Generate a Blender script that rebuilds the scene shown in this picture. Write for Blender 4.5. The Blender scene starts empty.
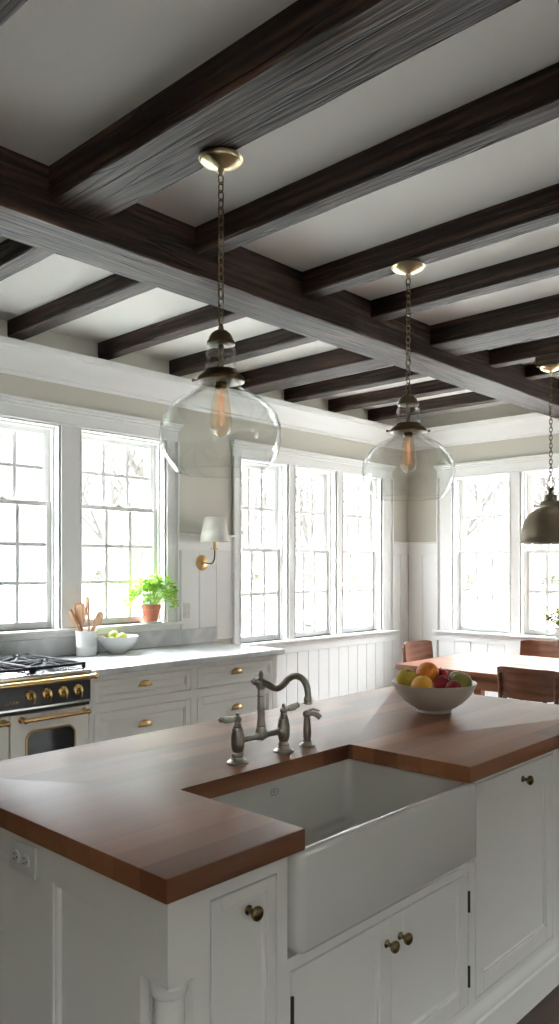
import bpy, bmesh, math, random
from mathutils import Vector, Matrix, noise
R = math.radians; PI = math.pi
random.seed(7)
scene = bpy.context.scene
COL = scene.collection

# ------------------------------------------------------------------ materials
def lin(r, g, b):
    def f(c):
        c /= 255.0
        return c / 12.92 if c <= 0.04045 else ((c + 0.055) / 1.055) ** 2.4
    return (f(r), f(g), f(b), 1.0)

def new_mat(name):
    m = bpy.data.materials.new(name); m.use_nodes = True
    nt = m.node_tree
    return m, nt, nt.nodes['Principled BSDF']

def paint(name, color, rough=0.5, metal=0.0, bump=0.0, bscale=60.0, vary=0.0, vscale=3.0, coat=0.0, spec=0.5):
    m, nt, p = new_mat(name)
    p.inputs['Base Color'].default_value = color
    p.inputs['Roughness'].default_value = rough
    p.inputs['Metallic'].default_value = metal
    p.inputs['Coat Weight'].default_value = coat
    p.inputs['Specular IOR Level'].default_value = spec
    tc = nt.nodes.new('ShaderNodeTexCoord')
    if bump:
        n = nt.nodes.new('ShaderNodeTexNoise'); n.inputs['Scale'].default_value = bscale; n.inputs['Detail'].default_value = 4
        nt.links.new(tc.outputs['Object'], n.inputs['Vector'])
        b = nt.nodes.new('ShaderNodeBump'); b.inputs['Strength'].default_value = bump; b.inputs['Distance'].default_value = 0.01
        nt.links.new(n.outputs['Fac'], b.inputs['Height']); nt.links.new(b.outputs['Normal'], p.inputs['Normal'])
    if vary:
        n = nt.nodes.new('ShaderNodeTexNoise'); n.inputs['Scale'].default_value = vscale; n.inputs['Detail'].default_value = 5
        nt.links.new(tc.outputs['Object'], n.inputs['Vector'])
        r = nt.nodes.new('ShaderNodeValToRGB')
        r.color_ramp.elements[0].position = 0.3; r.color_ramp.elements[1].position = 0.7
        d = 1 - vary
        r.color_ramp.elements[0].color = (color[0]*d, color[1]*d, color[2]*d, 1)
        u = 1 + vary
        r.color_ramp.elements[1].color = (min(1, color[0]*u), min(1, color[1]*u), min(1, color[2]*u), 1)
        nt.links.new(n.outputs['Fac'], r.inputs['Fac']); nt.links.new(r.outputs['Color'], p.inputs['Base Color'])
    return m

def wood(name, axis, c0, c1, c2, rough=0.5, bump=0.4, grain=14.0, streak=0.06, wave=0.12, coat=0.0, spec=0.5, checks=False):
    """long grained timber; axis = direction of the grain"""
    m, nt, p = new_mat(name); N = nt.nodes; L = nt.links
    tc = N.new('ShaderNodeTexCoord'); mp = N.new('ShaderNodeMapping')
    s = [1, 1, 1]; s['xyz'.index(axis)] = streak
    mp.inputs['Scale'].default_value = s
    L.new(tc.outputs['Object'], mp.inputs['Vector'])
    n1 = N.new('ShaderNodeTexNoise'); n1.inputs['Scale'].default_value = grain; n1.inputs['Detail'].default_value = 8
    n1.inputs['Distortion'].default_value = 1.2
    n2 = N.new('ShaderNodeTexNoise'); n2.inputs['Scale'].default_value = grain * 6; n2.inputs['Detail'].default_value = 6
    L.new(mp.outputs[0], n1.inputs['Vector']); L.new(mp.outputs[0], n2.inputs['Vector'])
    w = N.new('ShaderNodeTexWave'); w.wave_type = 'RINGS'; w.rings_direction = axis.upper()
    w.inputs['Scale'].default_value = grain * 0.55; w.inputs['Distortion'].default_value = 5.0; w.inputs['Detail'].default_value = 3
    w.inputs['Detail Scale'].default_value = 1.2
    L.new(mp.outputs[0], w.inputs['Vector'])
    mx = N.new('ShaderNodeMath'); mx.operation = 'ADD'
    h = N.new('ShaderNodeMath'); h.operation = 'MULTIPLY'; h.inputs[1].default_value = wave
    L.new(w.outputs['Fac'], h.inputs[0]); L.new(n1.outputs['Fac'], mx.inputs[0]); L.new(h.outputs[0], mx.inputs[1])
    mx2 = N.new('ShaderNodeMath'); mx2.operation = 'ADD'
    h2 = N.new('ShaderNodeMath'); h2.operation = 'MULTIPLY'; h2.inputs[1].default_value = 0.35
    L.new(n2.outputs['Fac'], h2.inputs[0]); L.new(mx.outputs[0], mx2.inputs[0]); L.new(h2.outputs[0], mx2.inputs[1])
    r = N.new('ShaderNodeValToRGB'); e = r.color_ramp.elements
    e[0].position = 0.56; e[0].color = c0; e[1].position = 0.94; e[1].color = c2
    q = r.color_ramp.elements.new(0.73); q.color = c1
    L.new(mx2.outputs[0], r.inputs['Fac'])
    col = r.outputs['Color']; hgt = mx2.outputs[0]
    if checks:
        mp3 = N.new('ShaderNodeMapping'); s3 = [1, 1, 1]; s3['xyz'.index(axis)] = 0.05; mp3.inputs['Scale'].default_value = s3
        L.new(tc.outputs['Object'], mp3.inputs['Vector'])
        n3 = N.new('ShaderNodeTexNoise'); n3.inputs['Scale'].default_value = 9; n3.inputs['Detail'].default_value = 3; L.new(mp3.outputs[0], n3.inputs['Vector'])
        a1 = N.new('ShaderNodeMath'); a1.operation = 'SUBTRACT'; a1.inputs[1].default_value = 0.5; L.new(n3.outputs['Fac'], a1.inputs[0])
        a2 = N.new('ShaderNodeMath'); a2.operation = 'ABSOLUTE'; L.new(a1.outputs[0], a2.inputs[0])
        mr = N.new('ShaderNodeMapRange'); mr.inputs[1].default_value = 0.004; mr.inputs[2].default_value = 0.018; mr.inputs[3].default_value = 0.25; mr.inputs[4].default_value = 1.0
        L.new(a2.outputs[0], mr.inputs[0])
        mm = N.new('ShaderNodeMix'); mm.data_type = 'RGBA'; mm.blend_type = 'MULTIPLY'; mm.inputs[0].default_value = 1.0
        L.new(col, mm.inputs[6]); L.new(mr.outputs[0], mm.inputs[7]); col = mm.outputs[2]
        m5 = N.new('ShaderNodeMath'); m5.operation = 'MULTIPLY'; L.new(hgt, m5.inputs[0]); L.new(mr.outputs[0], m5.inputs[1]); hgt = m5.outputs[0]
    L.new(col, p.inputs['Base Color'])
    b = N.new('ShaderNodeBump'); b.inputs['Strength'].default_value = bump; b.inputs['Distance'].default_value = 0.006
    L.new(hgt, b.inputs['Height']); L.new(b.outputs['Normal'], p.inputs['Normal'])
    p.inputs['Roughness'].default_value = rough; p.inputs['Coat Weight'].default_value = coat
    p.inputs['Specular IOR Level'].default_value = spec
    return m

def butcher(name):
    m, nt, p = new_mat(name); N = nt.nodes; L = nt.links
    tc = N.new('ShaderNodeTexCoord')
    mp = N.new('ShaderNodeMapping'); mp.inputs['Location'].default_value = (0.13, 0.02, 0)
    L.new(tc.outputs['Object'], mp.inputs['Vector'])
    br = N.new('ShaderNodeTexBrick'); br.inputs['Scale'].default_value = 1.0
    br.inputs['Brick Width'].default_value = 1.15; br.inputs['Row Height'].default_value = 0.09
    br.inputs['Mortar Size'].default_value = 0.0006; br.offset = 0.37; br.inputs['Bias'].default_value = 0.0
    br.inputs['Color1'].default_value = (0, 0, 0, 1); br.inputs['Color2'].default_value = (1, 1, 1, 1); br.inputs['Mortar'].default_value = (0.2, .2, .2, 1)
    L.new(mp.outputs[0], br.inputs['Vector'])
    r = N.new('ShaderNodeValToRGB'); e = r.color_ramp.elements
    e[0].position = 0.0; e[0].color = lin(102, 60, 35); e[1].position = 1.0; e[1].color = lin(148, 96, 62)
    q = e.new(0.5); q.color = lin(124, 77, 48)
    L.new(br.outputs['Color'], r.inputs['Fac'])
    mp2 = N.new('ShaderNodeMapping'); mp2.inputs['Scale'].default_value = (0.035, 1, 1)
    L.new(tc.outputs['Object'], mp2.inputs['Vector'])
    n = N.new('ShaderNodeTexNoise'); n.inputs['Scale'].default_value = 90; n.inputs['Detail'].default_value = 5; n.inputs['Distortion'].default_value = 0.2
    L.new(mp2.outputs[0], n.inputs['Vector'])
    r2 = N.new('ShaderNodeValToRGB'); r2.color_ramp.elements[0].position = 0.2; r2.color_ramp.elements[1].position = 0.75
    r2.color_ramp.elements[0].color = (0.86, 0.83, 0.80, 1); r2.color_ramp.elements[1].color = (1.1, 1.1, 1.1, 1)
    L.new(n.outputs['Fac'], r2.inputs['Fac'])
    mx = N.new('ShaderNodeMix'); mx.data_type = 'RGBA'; mx.blend_type = 'MULTIPLY'; mx.inputs[0].default_value = 1.0
    L.new(r.outputs['Color'], mx.inputs[6]); L.new(r2.outputs['Color'], mx.inputs[7])
    L.new(mx.outputs[2], p.inputs['Base Color'])
    rr = N.new('ShaderNodeMapRange'); rr.inputs[3].default_value = 0.34; rr.inputs[4].default_value = 0.44
    L.new(n.outputs['Fac'], rr.inputs[0]); L.new(rr.outputs[0], p.inputs['Roughness'])
    p.inputs['Specular IOR Level'].default_value = 0.5
    return m

def clear_glass(name, tint=(1, 1, 1, 1), ior=1.45, rough=0.0):
    m = bpy.data.materials.new(name); m.use_nodes = True
    nt = m.node_tree; nt.nodes.clear(); N = nt.nodes; L = nt.links
    out = N.new('ShaderNodeOutputMaterial'); mix = N.new('ShaderNodeMixShader')
    t = N.new('ShaderNodeBsdfTransparent'); t.inputs[0].default_value = tint
    g = N.new('ShaderNodeBsdfGlossy'); g.inputs['Roughness'].default_value = rough
    # Schlick reflectance from |cos|, the same from both sides of the thin pane
    ge = N.new('ShaderNodeNewGeometry'); dt = N.new('ShaderNodeVectorMath'); dt.operation = 'DOT_PRODUCT'
    L.new(ge.outputs['Incoming'], dt.inputs[0]); L.new(ge.outputs['Normal'], dt.inputs[1])
    ab = N.new('ShaderNodeMath'); ab.operation = 'ABSOLUTE'; L.new(dt.outputs['Value'], ab.inputs[0])
    iv = N.new('ShaderNodeMath'); iv.operation = 'SUBTRACT'; iv.inputs[0].default_value = 1.0; L.new(ab.outputs[0], iv.inputs[1])
    pw = N.new('ShaderNodeMath'); pw.operation = 'POWER'; pw.inputs[1].default_value = 5.0; L.new(iv.outputs[0], pw.inputs[0])
    f0 = ((ior-1)/(ior+1))**2
    ma = N.new('ShaderNodeMath'); ma.operation = 'MULTIPLY_ADD'; ma.inputs[1].default_value = 1-f0; ma.inputs[2].default_value = f0
    L.new(pw.outputs[0], ma.inputs[0]); L.new(ma.outputs[0], mix.inputs[0]); L.new(t.outputs[0], mix.inputs[1]); L.new(g.outputs[0], mix.inputs[2])
    L.new(mix.outputs[0], out.inputs[0])
    return m

def marble(name):
    m, nt, p = new_mat(name); N = nt.nodes; L = nt.links
    tc = N.new('ShaderNodeTexCoord')
    n = N.new('ShaderNodeTexNoise'); n.inputs['Scale'].default_value = 2.2; n.inputs['Detail'].default_value = 9; n.inputs['Distortion'].default_value = 1.6
    L.new(tc.outputs['Object'], n.inputs['Vector'])
    r = N.new('ShaderNodeValToRGB'); e = r.color_ramp.elements
    e[0].position = 0.36; e[0].color = lin(212, 214, 214); e[1].position = 0.62; e[1].color = lin(230, 231, 230)
    q = e.new(0.47); q.color = lin(204, 207, 208)
    L.new(n.outputs['Fac'], r.inputs['Fac']); L.new(r.outputs['Color'], p.inputs['Base Color'])
    p.inputs['Roughness'].default_value = 0.16
    return m

def emission(name, col, s):
    m = bpy.data.materials.new(name); m.use_nodes = True
    nt = m.node_tree; nt.nodes.clear()
    o = nt.nodes.new('ShaderNodeOutputMaterial'); e = nt.nodes.new('ShaderNodeEmission')
    e.inputs[0].default_value = col; e.inputs[1].default_value = s
    nt.links.new(e.outputs[0], o.inputs[0]); return m

def leafmat(name, c0, c1, trans=0.45):
    m, nt, p = new_mat(name); N = nt.nodes; L = nt.links
    tc = N.new('ShaderNodeTexCoord'); n = N.new('ShaderNodeTexNoise'); n.inputs['Scale'].default_value = 28
    L.new(tc.outputs['Object'], n.inputs['Vector'])
    r = N.new('ShaderNodeValToRGB'); r.color_ramp.elements[0].position = .35; r.color_ramp.elements[1].position = .65
    r.color_ramp.elements[0].color = c0; r.color_ramp.elements[1].color = c1
    L.new(n.outputs['Fac'], r.inputs['Fac']); L.new(r.outputs['Color'], p.inputs['Base Color'])
    p.inputs['Roughness'].default_value = 0.45
    tr = N.new('ShaderNodeBsdfTranslucent'); L.new(r.outputs['Color'], tr.inputs[0])
    mix = N.new('ShaderNodeMixShader'); mix.inputs[0].default_value = trans
    out = N['Material Output']
    L.new(p.outputs[0], mix.inputs[1]); L.new(tr.outputs[0], mix.inputs[2]); L.new(mix.outputs[0], out.inputs[0])
    return m

WHITE = paint('cabinet_paint', lin(238, 236, 230), 0.38, bump=0.02)
TRIM = paint('trim_paint', lin(244, 244, 242), 0.4)
WALLP = paint('greige_wall_paint', lin(202, 198, 186), 0.75, bump=0.03, bscale=120)
CEIL = paint('ceiling_plaster', lin(222, 220, 215), 0.85, bump=0.04, bscale=40)
DW = (lin(22, 14, 10), lin(40, 27, 21), lin(76, 54, 44))
BEAMX = wood('beam_timber_long', 'x', *DW, rough=0.6, bump=1.0, grain=20, spec=0.25, checks=True)
BEAMY = wood('joist_timber', 'y', *DW, rough=0.6, bump=1.0, grain=20, spec=0.25, checks=True)
BUTCHER = butcher('butcher_block')
TABLEW = wood('table_wood_top', 'y', lin(112, 68, 46), lin(140, 88, 60), lin(158, 104, 74), rough=0.3, bump=0.08, grain=12)
CHAIRW = wood('chair_walnut', 'x', lin(82, 48, 32), lin(108, 66, 44), lin(128, 82, 56), rough=0.35, bump=0.06, grain=10, streak=0.12)
FLOORM = wood('dark_floor_boards', 'x', lin(40, 27, 20), lin(58, 40, 29), lin(74, 52, 38), rough=0.35, bump=0.15, grain=9)
SPOONW = wood('spoon_wood', 'z', lin(150, 110, 80), lin(186, 146, 112), lin(205, 168, 134), rough=0.55, bump=0.1, grain=30, streak=.1)
MARBLE = marble('pale_marble')
CERAM = paint('fireclay_glaze', lin(226, 225, 220), 0.07, coat=0.6, spec=0.6)
BOWLM = paint('cream_stoneware', lin(222, 214, 202), 0.28, vary=0.02)
CROCKM = paint('white_stoneware', lin(220, 222, 220), 0.2, vary=0.02)
NICKEL = paint('aged_nickel', lin(182, 178, 170), 0.34, metal=1.0, vary=0.18, vscale=18)
BRASS = paint('aged_brass', lin(204, 172, 118), 0.3, metal=1.0, vary=0.12, vscale=30)
GOLD = paint('polished_brass', lin(222, 188, 130), 0.26, metal=1.0)
DARKBRASS = paint('antique_brass', lin(94, 82, 60), 0.36, metal=1.0, vary=0.2, vscale=40)
CANOPYM = paint('canopy_brass', lin(186, 174, 138), 0.3, metal=1.0)
PEWTER = paint('pewter_dome', lin(122, 112, 96), 0.36, metal=1.0, vary=0.12, vscale=10)
KNOBM = paint('knob_bronze', lin(128, 112, 78), 0.25, metal=1.0)
BLACKM = paint('cast_iron', lin(24, 26, 32), 0.7, spec=0.3)
PANELM = paint('control_panel_enamel', lin(36, 37, 40), 0.3)
CREAM = paint('range_cream_enamel', lin(242, 240, 232), 0.22, coat=0.3)
STEEL = paint('brushed_steel', lin(215, 216, 216), 0.22, metal=1.0)
OVENG = paint('oven_window_glass', lin(44, 47, 52), 0.06)
PORC = paint('porcelain_lever', lin(225, 222, 214), 0.15)
TERRA = paint('terracotta', lin(178, 108, 82), 0.75, vary=0.1, vscale=20)
SOIL = paint('soil', lin(50, 36, 28), 0.9, bump=0.5)
SHADE = paint('linen_shade', lin(236, 233, 224), 0.8)
PLASTIC = paint('white_plastic', lin(228, 226, 220), 0.3)
PLASTICD = paint('outlet_slot', lin(40, 38, 36), 0.5)
ORANGE = paint('orange_peel', lin(228, 132, 48), 0.4, bump=0.35, bscale=120)
APRICOT = paint('golden_peel', lin(226, 160, 52), 0.4, bump=0.2, bscale=120, vary=.12)
YELLOWG = paint('yellow_green_peel', lin(196, 172, 62), 0.35, vary=0.16, vscale=14)
GREENP = paint('green_peel', lin(150, 146, 70), 0.35, vary=0.16, vscale=14)
PEARP = paint('pear_peel', lin(176, 188, 84), 0.35, vary=0.12, vscale=14)
REDP = paint('red_peel', lin(160, 44, 46), 0.3, vary=0.3, vscale=16)
NUT = paint('walnut_shell', lin(138, 104, 82), 0.6, bump=0.5, bscale=60)
STEM = paint('fruit_stem', lin(84, 60, 36), 0.7)
LEAF = leafmat('herb_leaf', lin(134, 184, 56), lin(190, 224, 104))
LEAFY = leafmat('shrub_leaf', lin(66, 90, 34), lin(160, 138, 52), .15)
HSTEM = paint('herb_stem', lin(140, 178, 84), 0.6)
GLASSW = clear_glass('window_glass', (0.97, 0.98, 0.98, 1), 1.35)
GLASSP = clear_glass('lamp_glass', (0.985, 0.992, 0.988, 1), 1.46)
AMBER = clear_glass('amber_bulb_glass', (0.95, 0.86, 0.75, 1), 1.5)
FIL = emission('filament', (1.0, 0.5, 0.28, 1), 0.7)
BLK = paint('black_hinge', lin(34, 32, 30), 0.5)
GRASS = paint('pale_winter_grass', lin(160, 160, 155), 0.95, vary=0.1, vscale=0.35)
BARK = paint('bark', lin(52, 49, 45), 0.9, vary=0.2)
HEDGE = paint('distant_shrub', lin(66, 68, 50), 0.9, vary=0.3, vscale=2)
STONE = paint('field_stone', lin(58, 56, 52), 0.9, vary=0.25, vscale=4)

# ------------------------------------------------------------------ mesh helper
class M:
    def __init__(s): s.bm = bmesh.new()
    def _xf(s, verts, mat):
        if mat is not None: bmesh.ops.transform(s.bm, matrix=mat, verts=verts)
    def box(s, x0, x1, y0, y1, z0, z1, bev=0.0, seg=1, mat=None):
        r = bmesh.ops.create_cube(s.bm, size=1.0)
        for v in r['verts']:
            v.co = Vector(((x0+x1)/2 + v.co.x*(x1-x0), (y0+y1)/2 + v.co.y*(y1-y0), (z0+z1)/2 + v.co.z*(z1-z0)))
        vs = r['verts']
        if bev:
            es = list({e for v in vs for e in v.link_edges})
            q = bmesh.ops.bevel(s.bm, geom=es, offset=bev, segments=seg, affect='EDGES', profile=0.5)
            vs = list({v for f in q['faces'] for v in f.verts} | {v for v in vs if v.is_valid})
            # include whole island
            seen = set(vs); st = list(vs)
            while st:
                v = st.pop()
                for e in v.link_edges:
                    o = e.other_vert(v)
                    if o not in seen: seen.add(o); st.append(o)
            vs = list(seen)
        s._xf(vs, mat); return s
    def lathe(s, prof, c=(0, 0, 0), seg=24, mat=None, close=True):
        rings = []; allv = []
        for r, z in prof:
            if r < 1e-5:
                v = s.bm.verts.new((c[0], c[1], c[2]+z)); rings.append([v]); allv.append(v)
            else:
                ring = [s.bm.verts.new((c[0]+r*math.cos(2*PI*i/seg), c[1]+r*math.sin(2*PI*i/seg), c[2]+z)) for i in range(seg)]
                rings.append(ring); allv += ring
        for a, b in zip(rings, rings[1:]):
            for i in range(seg):
                j = (i+1) % seg
                if len(a) == 1 and len(b) == 1: continue
                if len(a) == 1: s.bm.faces.new((a[0], b[i], b[j]))
                elif len(b) == 1: s.bm.faces.new((a[i], b[0], a[j]))
                else: s.bm.faces.new((a[i], b[i], b[j], a[j]))
        if close:
            if len(rings[0]) > 1: s.bm.faces.new(rings[0])
            if len(rings[-1]) > 1: s.bm.faces.new(rings[-1])
        s._xf(allv, mat); return s
    def tube(s, pts, r, seg=10, closed=False, mat=None):
        pts = [Vector(p) for p in pts]; n = len(pts)
        rr = r if isinstance(r, (list, tuple)) else [r]*n
        rings = []; allv = []
        up = None
        for i, p in enumerate(pts):
            if closed: t = pts[(i+1) % n] - pts[i-1]
            else: t = pts[min(i+1, n-1)] - pts[max(i-1, 0)]
            t.normalize()
            if up is None:
                up = Vector((0, 0, 1)) if abs(t.z) < 0.9 else Vector((1, 0, 0))
            a = t.cross(up)
            if a.length < 1e-4: a = t.cross(Vector((0, 1, 0)))
            a.normalize(); b = a.cross(t).normalized(); up = b
            ring = [s.bm.verts.new(p + (a*math.cos(2*PI*k/seg) + b*math.sin(2*PI*k/seg))*rr[i]) for k in range(seg)]
            rings.append(ring); allv += ring
        m = n if closed else n-1
        for i in range(m):
            a, b = rings[i], rings[(i+1) % n]
            for k in range(seg):
                j = (k+1) % seg
                s.bm.faces.new((a[k], a[j], b[j], b[k]))
        if not closed:
            s.bm.faces.new(rings[0]); s.bm.faces.new(rings[-1])
        s._xf(allv, mat); return s
    def prism(s, poly, axis, a0, a1, mat=None):
        """poly = 2D outline in the two other axes (x: (y,z)  y: (x,z)  z: (x,y))"""
        def P(u, v, t):
            return {'x': (t, u, v), 'y': (u, t, v), 'z': (u, v, t)}[axis]
        A = [s.bm.verts.new(P(u, v, a0)) for u, v in poly]; B = [s.bm.verts.new(P(u, v, a1)) for u, v in poly]
        n = len(poly)
        s.bm.faces.new(A); s.bm.faces.new(B)
        for i in range(n):
            j = (i+1) % n
            s.bm.faces.new((A[i], A[j], B[j], B[i]))
        s._xf(A+B, mat); return s
    def ball(s, c, r, sc=(1, 1, 1), seg=16):
        q = bmesh.ops.create_uvsphere(s.bm, u_segments=seg, v_segments=max(6, seg*2//3), radius=r)
        for v in q['verts']: v.co = Vector((c[0]+v.co.x*sc[0], c[1]+v.co.y*sc[1], c[2]+v.co.z*sc[2]))
        return s
    def poly(s, pts):
        s.bm.faces.new([s.bm.verts.new(p) for p in pts]); return s
    def build(s, name, mat, parent=None, smooth=35, origin=None):
        o = Vector((0, 0, 0))
        if parent is not None:
            q = parent
            while q is not None: o += q.location; q = q.parent
        elif origin is not None: o = Vector(origin)
        else:
            xs = [v.co for v in s.bm.verts]
            o = Vector((sum(c.x for c in xs)/len(xs), sum(c.y for c in xs)/len(xs), min(c.z for c in xs)))
        bmesh.ops.recalc_face_normals(s.bm, faces=s.bm.faces)
        for v in s.bm.verts: v.co -= o
        me = bpy.data.meshes.new(name); s.bm.to_mesh(me); s.bm.free()
        me.materials.append(mat)
        ob = bpy.data.objects.new(name, me); COL.objects.link(ob)
        if smooth:
            me.polygons.foreach_set('use_smooth', [True]*len(me.polygons))
            me.set_sharp_from_angle(angle=R(smooth))
        if parent is not None: ob.parent = parent
        else: ob.location = o
        return ob

def tag(o, label=None, cat=None, group=None, kind=None):
    if label: o['label'] = label
    if cat: o['category'] = cat
    if group: o['group'] = group
    if kind: o['kind'] = kind
    return o

def thing(name, loc, label, cat, group=None, kind=None):
    o = bpy.data.objects.new(name, None); COL.objects.link(o); o.location = loc
    o.empty_display_size = 0.1
    return tag(o, label, cat, group, kind)

def copy_tree(o, parent=None):
    c = o.copy(); COL.objects.link(c); c.parent = parent
    for ch in list(o.children): copy_tree(ch, c)
    return c

# ------------------------------------------------------------------ setting
ZC = 3.12; WY = 4.75; WX = 7.11; X0 = -2.3; Y0 = -2.4
def wall_mesh_x(y0, y1, x0, x1, z0, z1, holes):
    """wall running along x, with holes (xa,xb,za,zb)"""
    m = M(); xs = sorted({x0, x1} | {h[0] for h in holes} | {h[1] for h in holes})
    for a, b in zip(xs, xs[1:]):
        hs = [h for h in holes if h[0] <= a + 1e-6 and h[1] >= b - 1e-6]
        if hs:
            h = hs[0]; m.box(a, b, y0, y1, z0, h[2]); m.box(a, b, y0, y1, h[3], z1)
        else: m.box(a, b, y0, y1, z0, z1)
    return m
def wall_mesh_y(x0, x1, y0, y1, z0, z1, holes):
    m = M(); ys = sorted({y0, y1} | {h[0] for h in holes} | {h[1] for h in holes})
    for a, b in zip(ys, ys[1:]):
        hs = [h for h in holes if h[0] <= a + 1e-6 and h[1] >= b - 1e-6]
        if hs:
            h = hs[0]; m.box(x0, x1, a, b, z0, h[2]); m.box(x0, x1, a, b, h[3], z1)
        else: m.box(x0, x1, a, b, z0, z1)
    return m

K_Z = (1.10, 2.495); T_Z = (0.87, 2.45)
KW = [(2.12, 2.875), (3.037, 3.79)]
TW = [(4.585, 5.185), (5.275, 5.875), (5.97, 6.62)]
BW = [(3.566, 4.20), (2.823, 3.457), (2.08, 2.714), (1.337, 1.971)]  # final pair is out of view, added to brighten the back wall and cabinets
FW = [(-1.0, -0.3), (3.7, 4.4)]  # front wall behind the viewer; left one added, unseen, for fill light
LW = [(-1.6, -0.8)]     # unseen window in the left wall, added to light the island end
F_Z = (0.87, 2.45)
D = 0.24
holesA = [(*w, *K_Z) for w in KW] + [(*w, *T_Z) for w in TW]
tag(wall_mesh_x(WY, WY+D, X0-D, WX+D, 0, ZC+.1, holesA).build('wall_back', WALLP, smooth=0), 'long greige wall with the kitchen windows and the triple window', 'wall', kind='structure')
holesB = [(*w, *T_Z) for w in BW]
tag(wall_mesh_y(WX, WX+D, Y0, WY, 0, ZC+.1, holesB).build('wall_right', WALLP, smooth=0), 'greige wall behind the dining table with a double window', 'wall', kind='structure')
holesF = [(*w, *F_Z) for w in FW]
tag(wall_mesh_x(Y0-D, Y0, X0-D, WX+D, 0, ZC+.1, holesF).build('wall_front', WALLP, smooth=0), 'wall behind the viewer', 'wall', kind='structure')
tag(wall_mesh_y(X0-D, X0, Y0, WY, 0, ZC+.1, [(*w, *F_Z) for w in LW]).build('wall_left', WALLP, smooth=0), 'wall at the left end of the kitchen', 'wall', kind='structure')
tag(M().box(X0, WX, Y0, WY, -.1, 0).build('floor', FLOORM, smooth=0), 'dark brown wooden floor', 'floor', kind='structure')
tag(M().box(X0, WX, Y0, WY, ZC, ZC+.12).build('ceiling', CEIL, smooth=0), 'off-white plaster ceiling between the dark beams', 'ceiling', kind='structure')

tn = [0]
def trim(m, label, mat=TRIM, smooth=35):
    tn[0] += 1
    return tag(m.build('trim_%d' % tn[0], mat, smooth=smooth), label, 'trim', kind='structure')

# crown mouldings
cp = [(0, 2.775), (.012, 2.775), (.016, 2.795), (.035, 2.80), (.045, 2.83), (.075, 2.875), (.105, 2.90), (.115, 2.925), (.135, 2.93), (.14, 2.97), (0, 2.97)]
trim(M().prism([(WY-d, z) for d, z in cp], 'x', X0, WX), 'white crown moulding along the kitchen window wall')
trim(M().prism([(WX-d, z) for d, z in cp], 'y', Y0, WY-.002), 'white crown moulding along the dining window wall')

# beadboard wainscot with V grooves
def boards_x(m, x0, x1, z0, z1, w, y=WY, t=.012):
    n = max(1, round((x1-x0)/w)); w = (x1-x0)/n
    for i in range(n):
        m.box(x0+i*w+.0015, x0+(i+1)*w-.0015, y-t, y+.001, z0, z1, bev=.003)
    m.box(x0, x1, y-.004, y+.001, z0, z1)
def boards_y(m, y0, y1, z0, z1, w, x=WX, t=.012):
    n = max(1, round((y1-y0)/w)); w = (y1-y0)/n
    for i in range(n):
        m.box(x-t, x+.001, y0+i*w+.0015, y0+(i+1)*w-.0015, z0, z1, bev=.003)
    m.box(x-.004, x+.001, y0, y1, z0, z1)
RZ = 1.79
m = M()
boards_x(m, 3.935, 4.31, 1.031, 1.70, .177)
m.box(4.31, 4.49, WY-.012, WY, .93, 1.70)
m.box(3.905, 4.49, WY-.016, WY, 1.655, RZ-.02, bev=.002)
m.box(3.905, 4.50, WY-.035, WY, RZ-.02, RZ, bev=.004)
trim(m, 'white board panelling between the sink side windows around the sconce')
m = M()
boards_x(m, 4.26, 6.80, .14, .75, .148)
m.box(4.26, 6.86, WY-.018, WY, .75, .835, bev=.002)
boards_x(m, 6.80, WX-.012, .14, 1.70, .15)
m.box(6.80, WX-.012, WY-.016, WY, 1.66, RZ-.02, bev=.002)
m.box(6.80, WX-.012, WY-.04, WY, RZ-.02, RZ, bev=.004)
trim(m, 'white board panelling under the triple window and up to the corner')
m = M()
boards_y(m, 1.19, 4.36, .14, .76, .19)
m.box(WX-.018, WX, 1.19, 4.40, .76, .835, bev=.002)
boards_y(m, 4.38, WY-.012, .14, 1.70, .19)
m.box(WX-.016, WX, 4.38, WY-.012, 1.66, RZ-.02, bev=.002)
m.box(WX-.04, WX, 4.375, WY-.012, RZ-.02, RZ, bev=.004)
m.box(WX-.016, WX, Y0, 1.18, .14, RZ-.02)
m.box(WX-.04, WX, Y0, 1.18, RZ-.02, RZ, bev=.004)
trim(m, 'white board panelling under the dining windows and at the corner')
tag(M().box(4.26, WX, WY-.022, WY, 0, .14, bev=.004).build('baseboard_back', TRIM), 'white baseboard under the triple window', 'baseboard', kind='structure')
tag(M().box(WX-.022, WX, Y0, WY-.022, 0, .14, bev=.004).build('baseboard_right', TRIM), 'white baseboard under the dining windows', 'baseboard', kind='structure')

# casings.  frames are built for a wall along x (plane y=WY, room side = -y) and mapped for the side wall
def MX(u, d, z): return (u, WY - d, z)      # u along wall, d into room
def MYm(u, d, z): return (WX - d, u, z)
def wbox(m, mp, u0, u1, d0, d1, z0, z1, bev=0.0):
    a = mp(u0, d0, z0); b = mp(u1, d1, z1)
    m.box(min(a[0], b[0]), max(a[0], b[0]), min(a[1], b[1]), max(a[1], b[1]), min(z0, z1), max(z0, z1), bev=bev)

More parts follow.
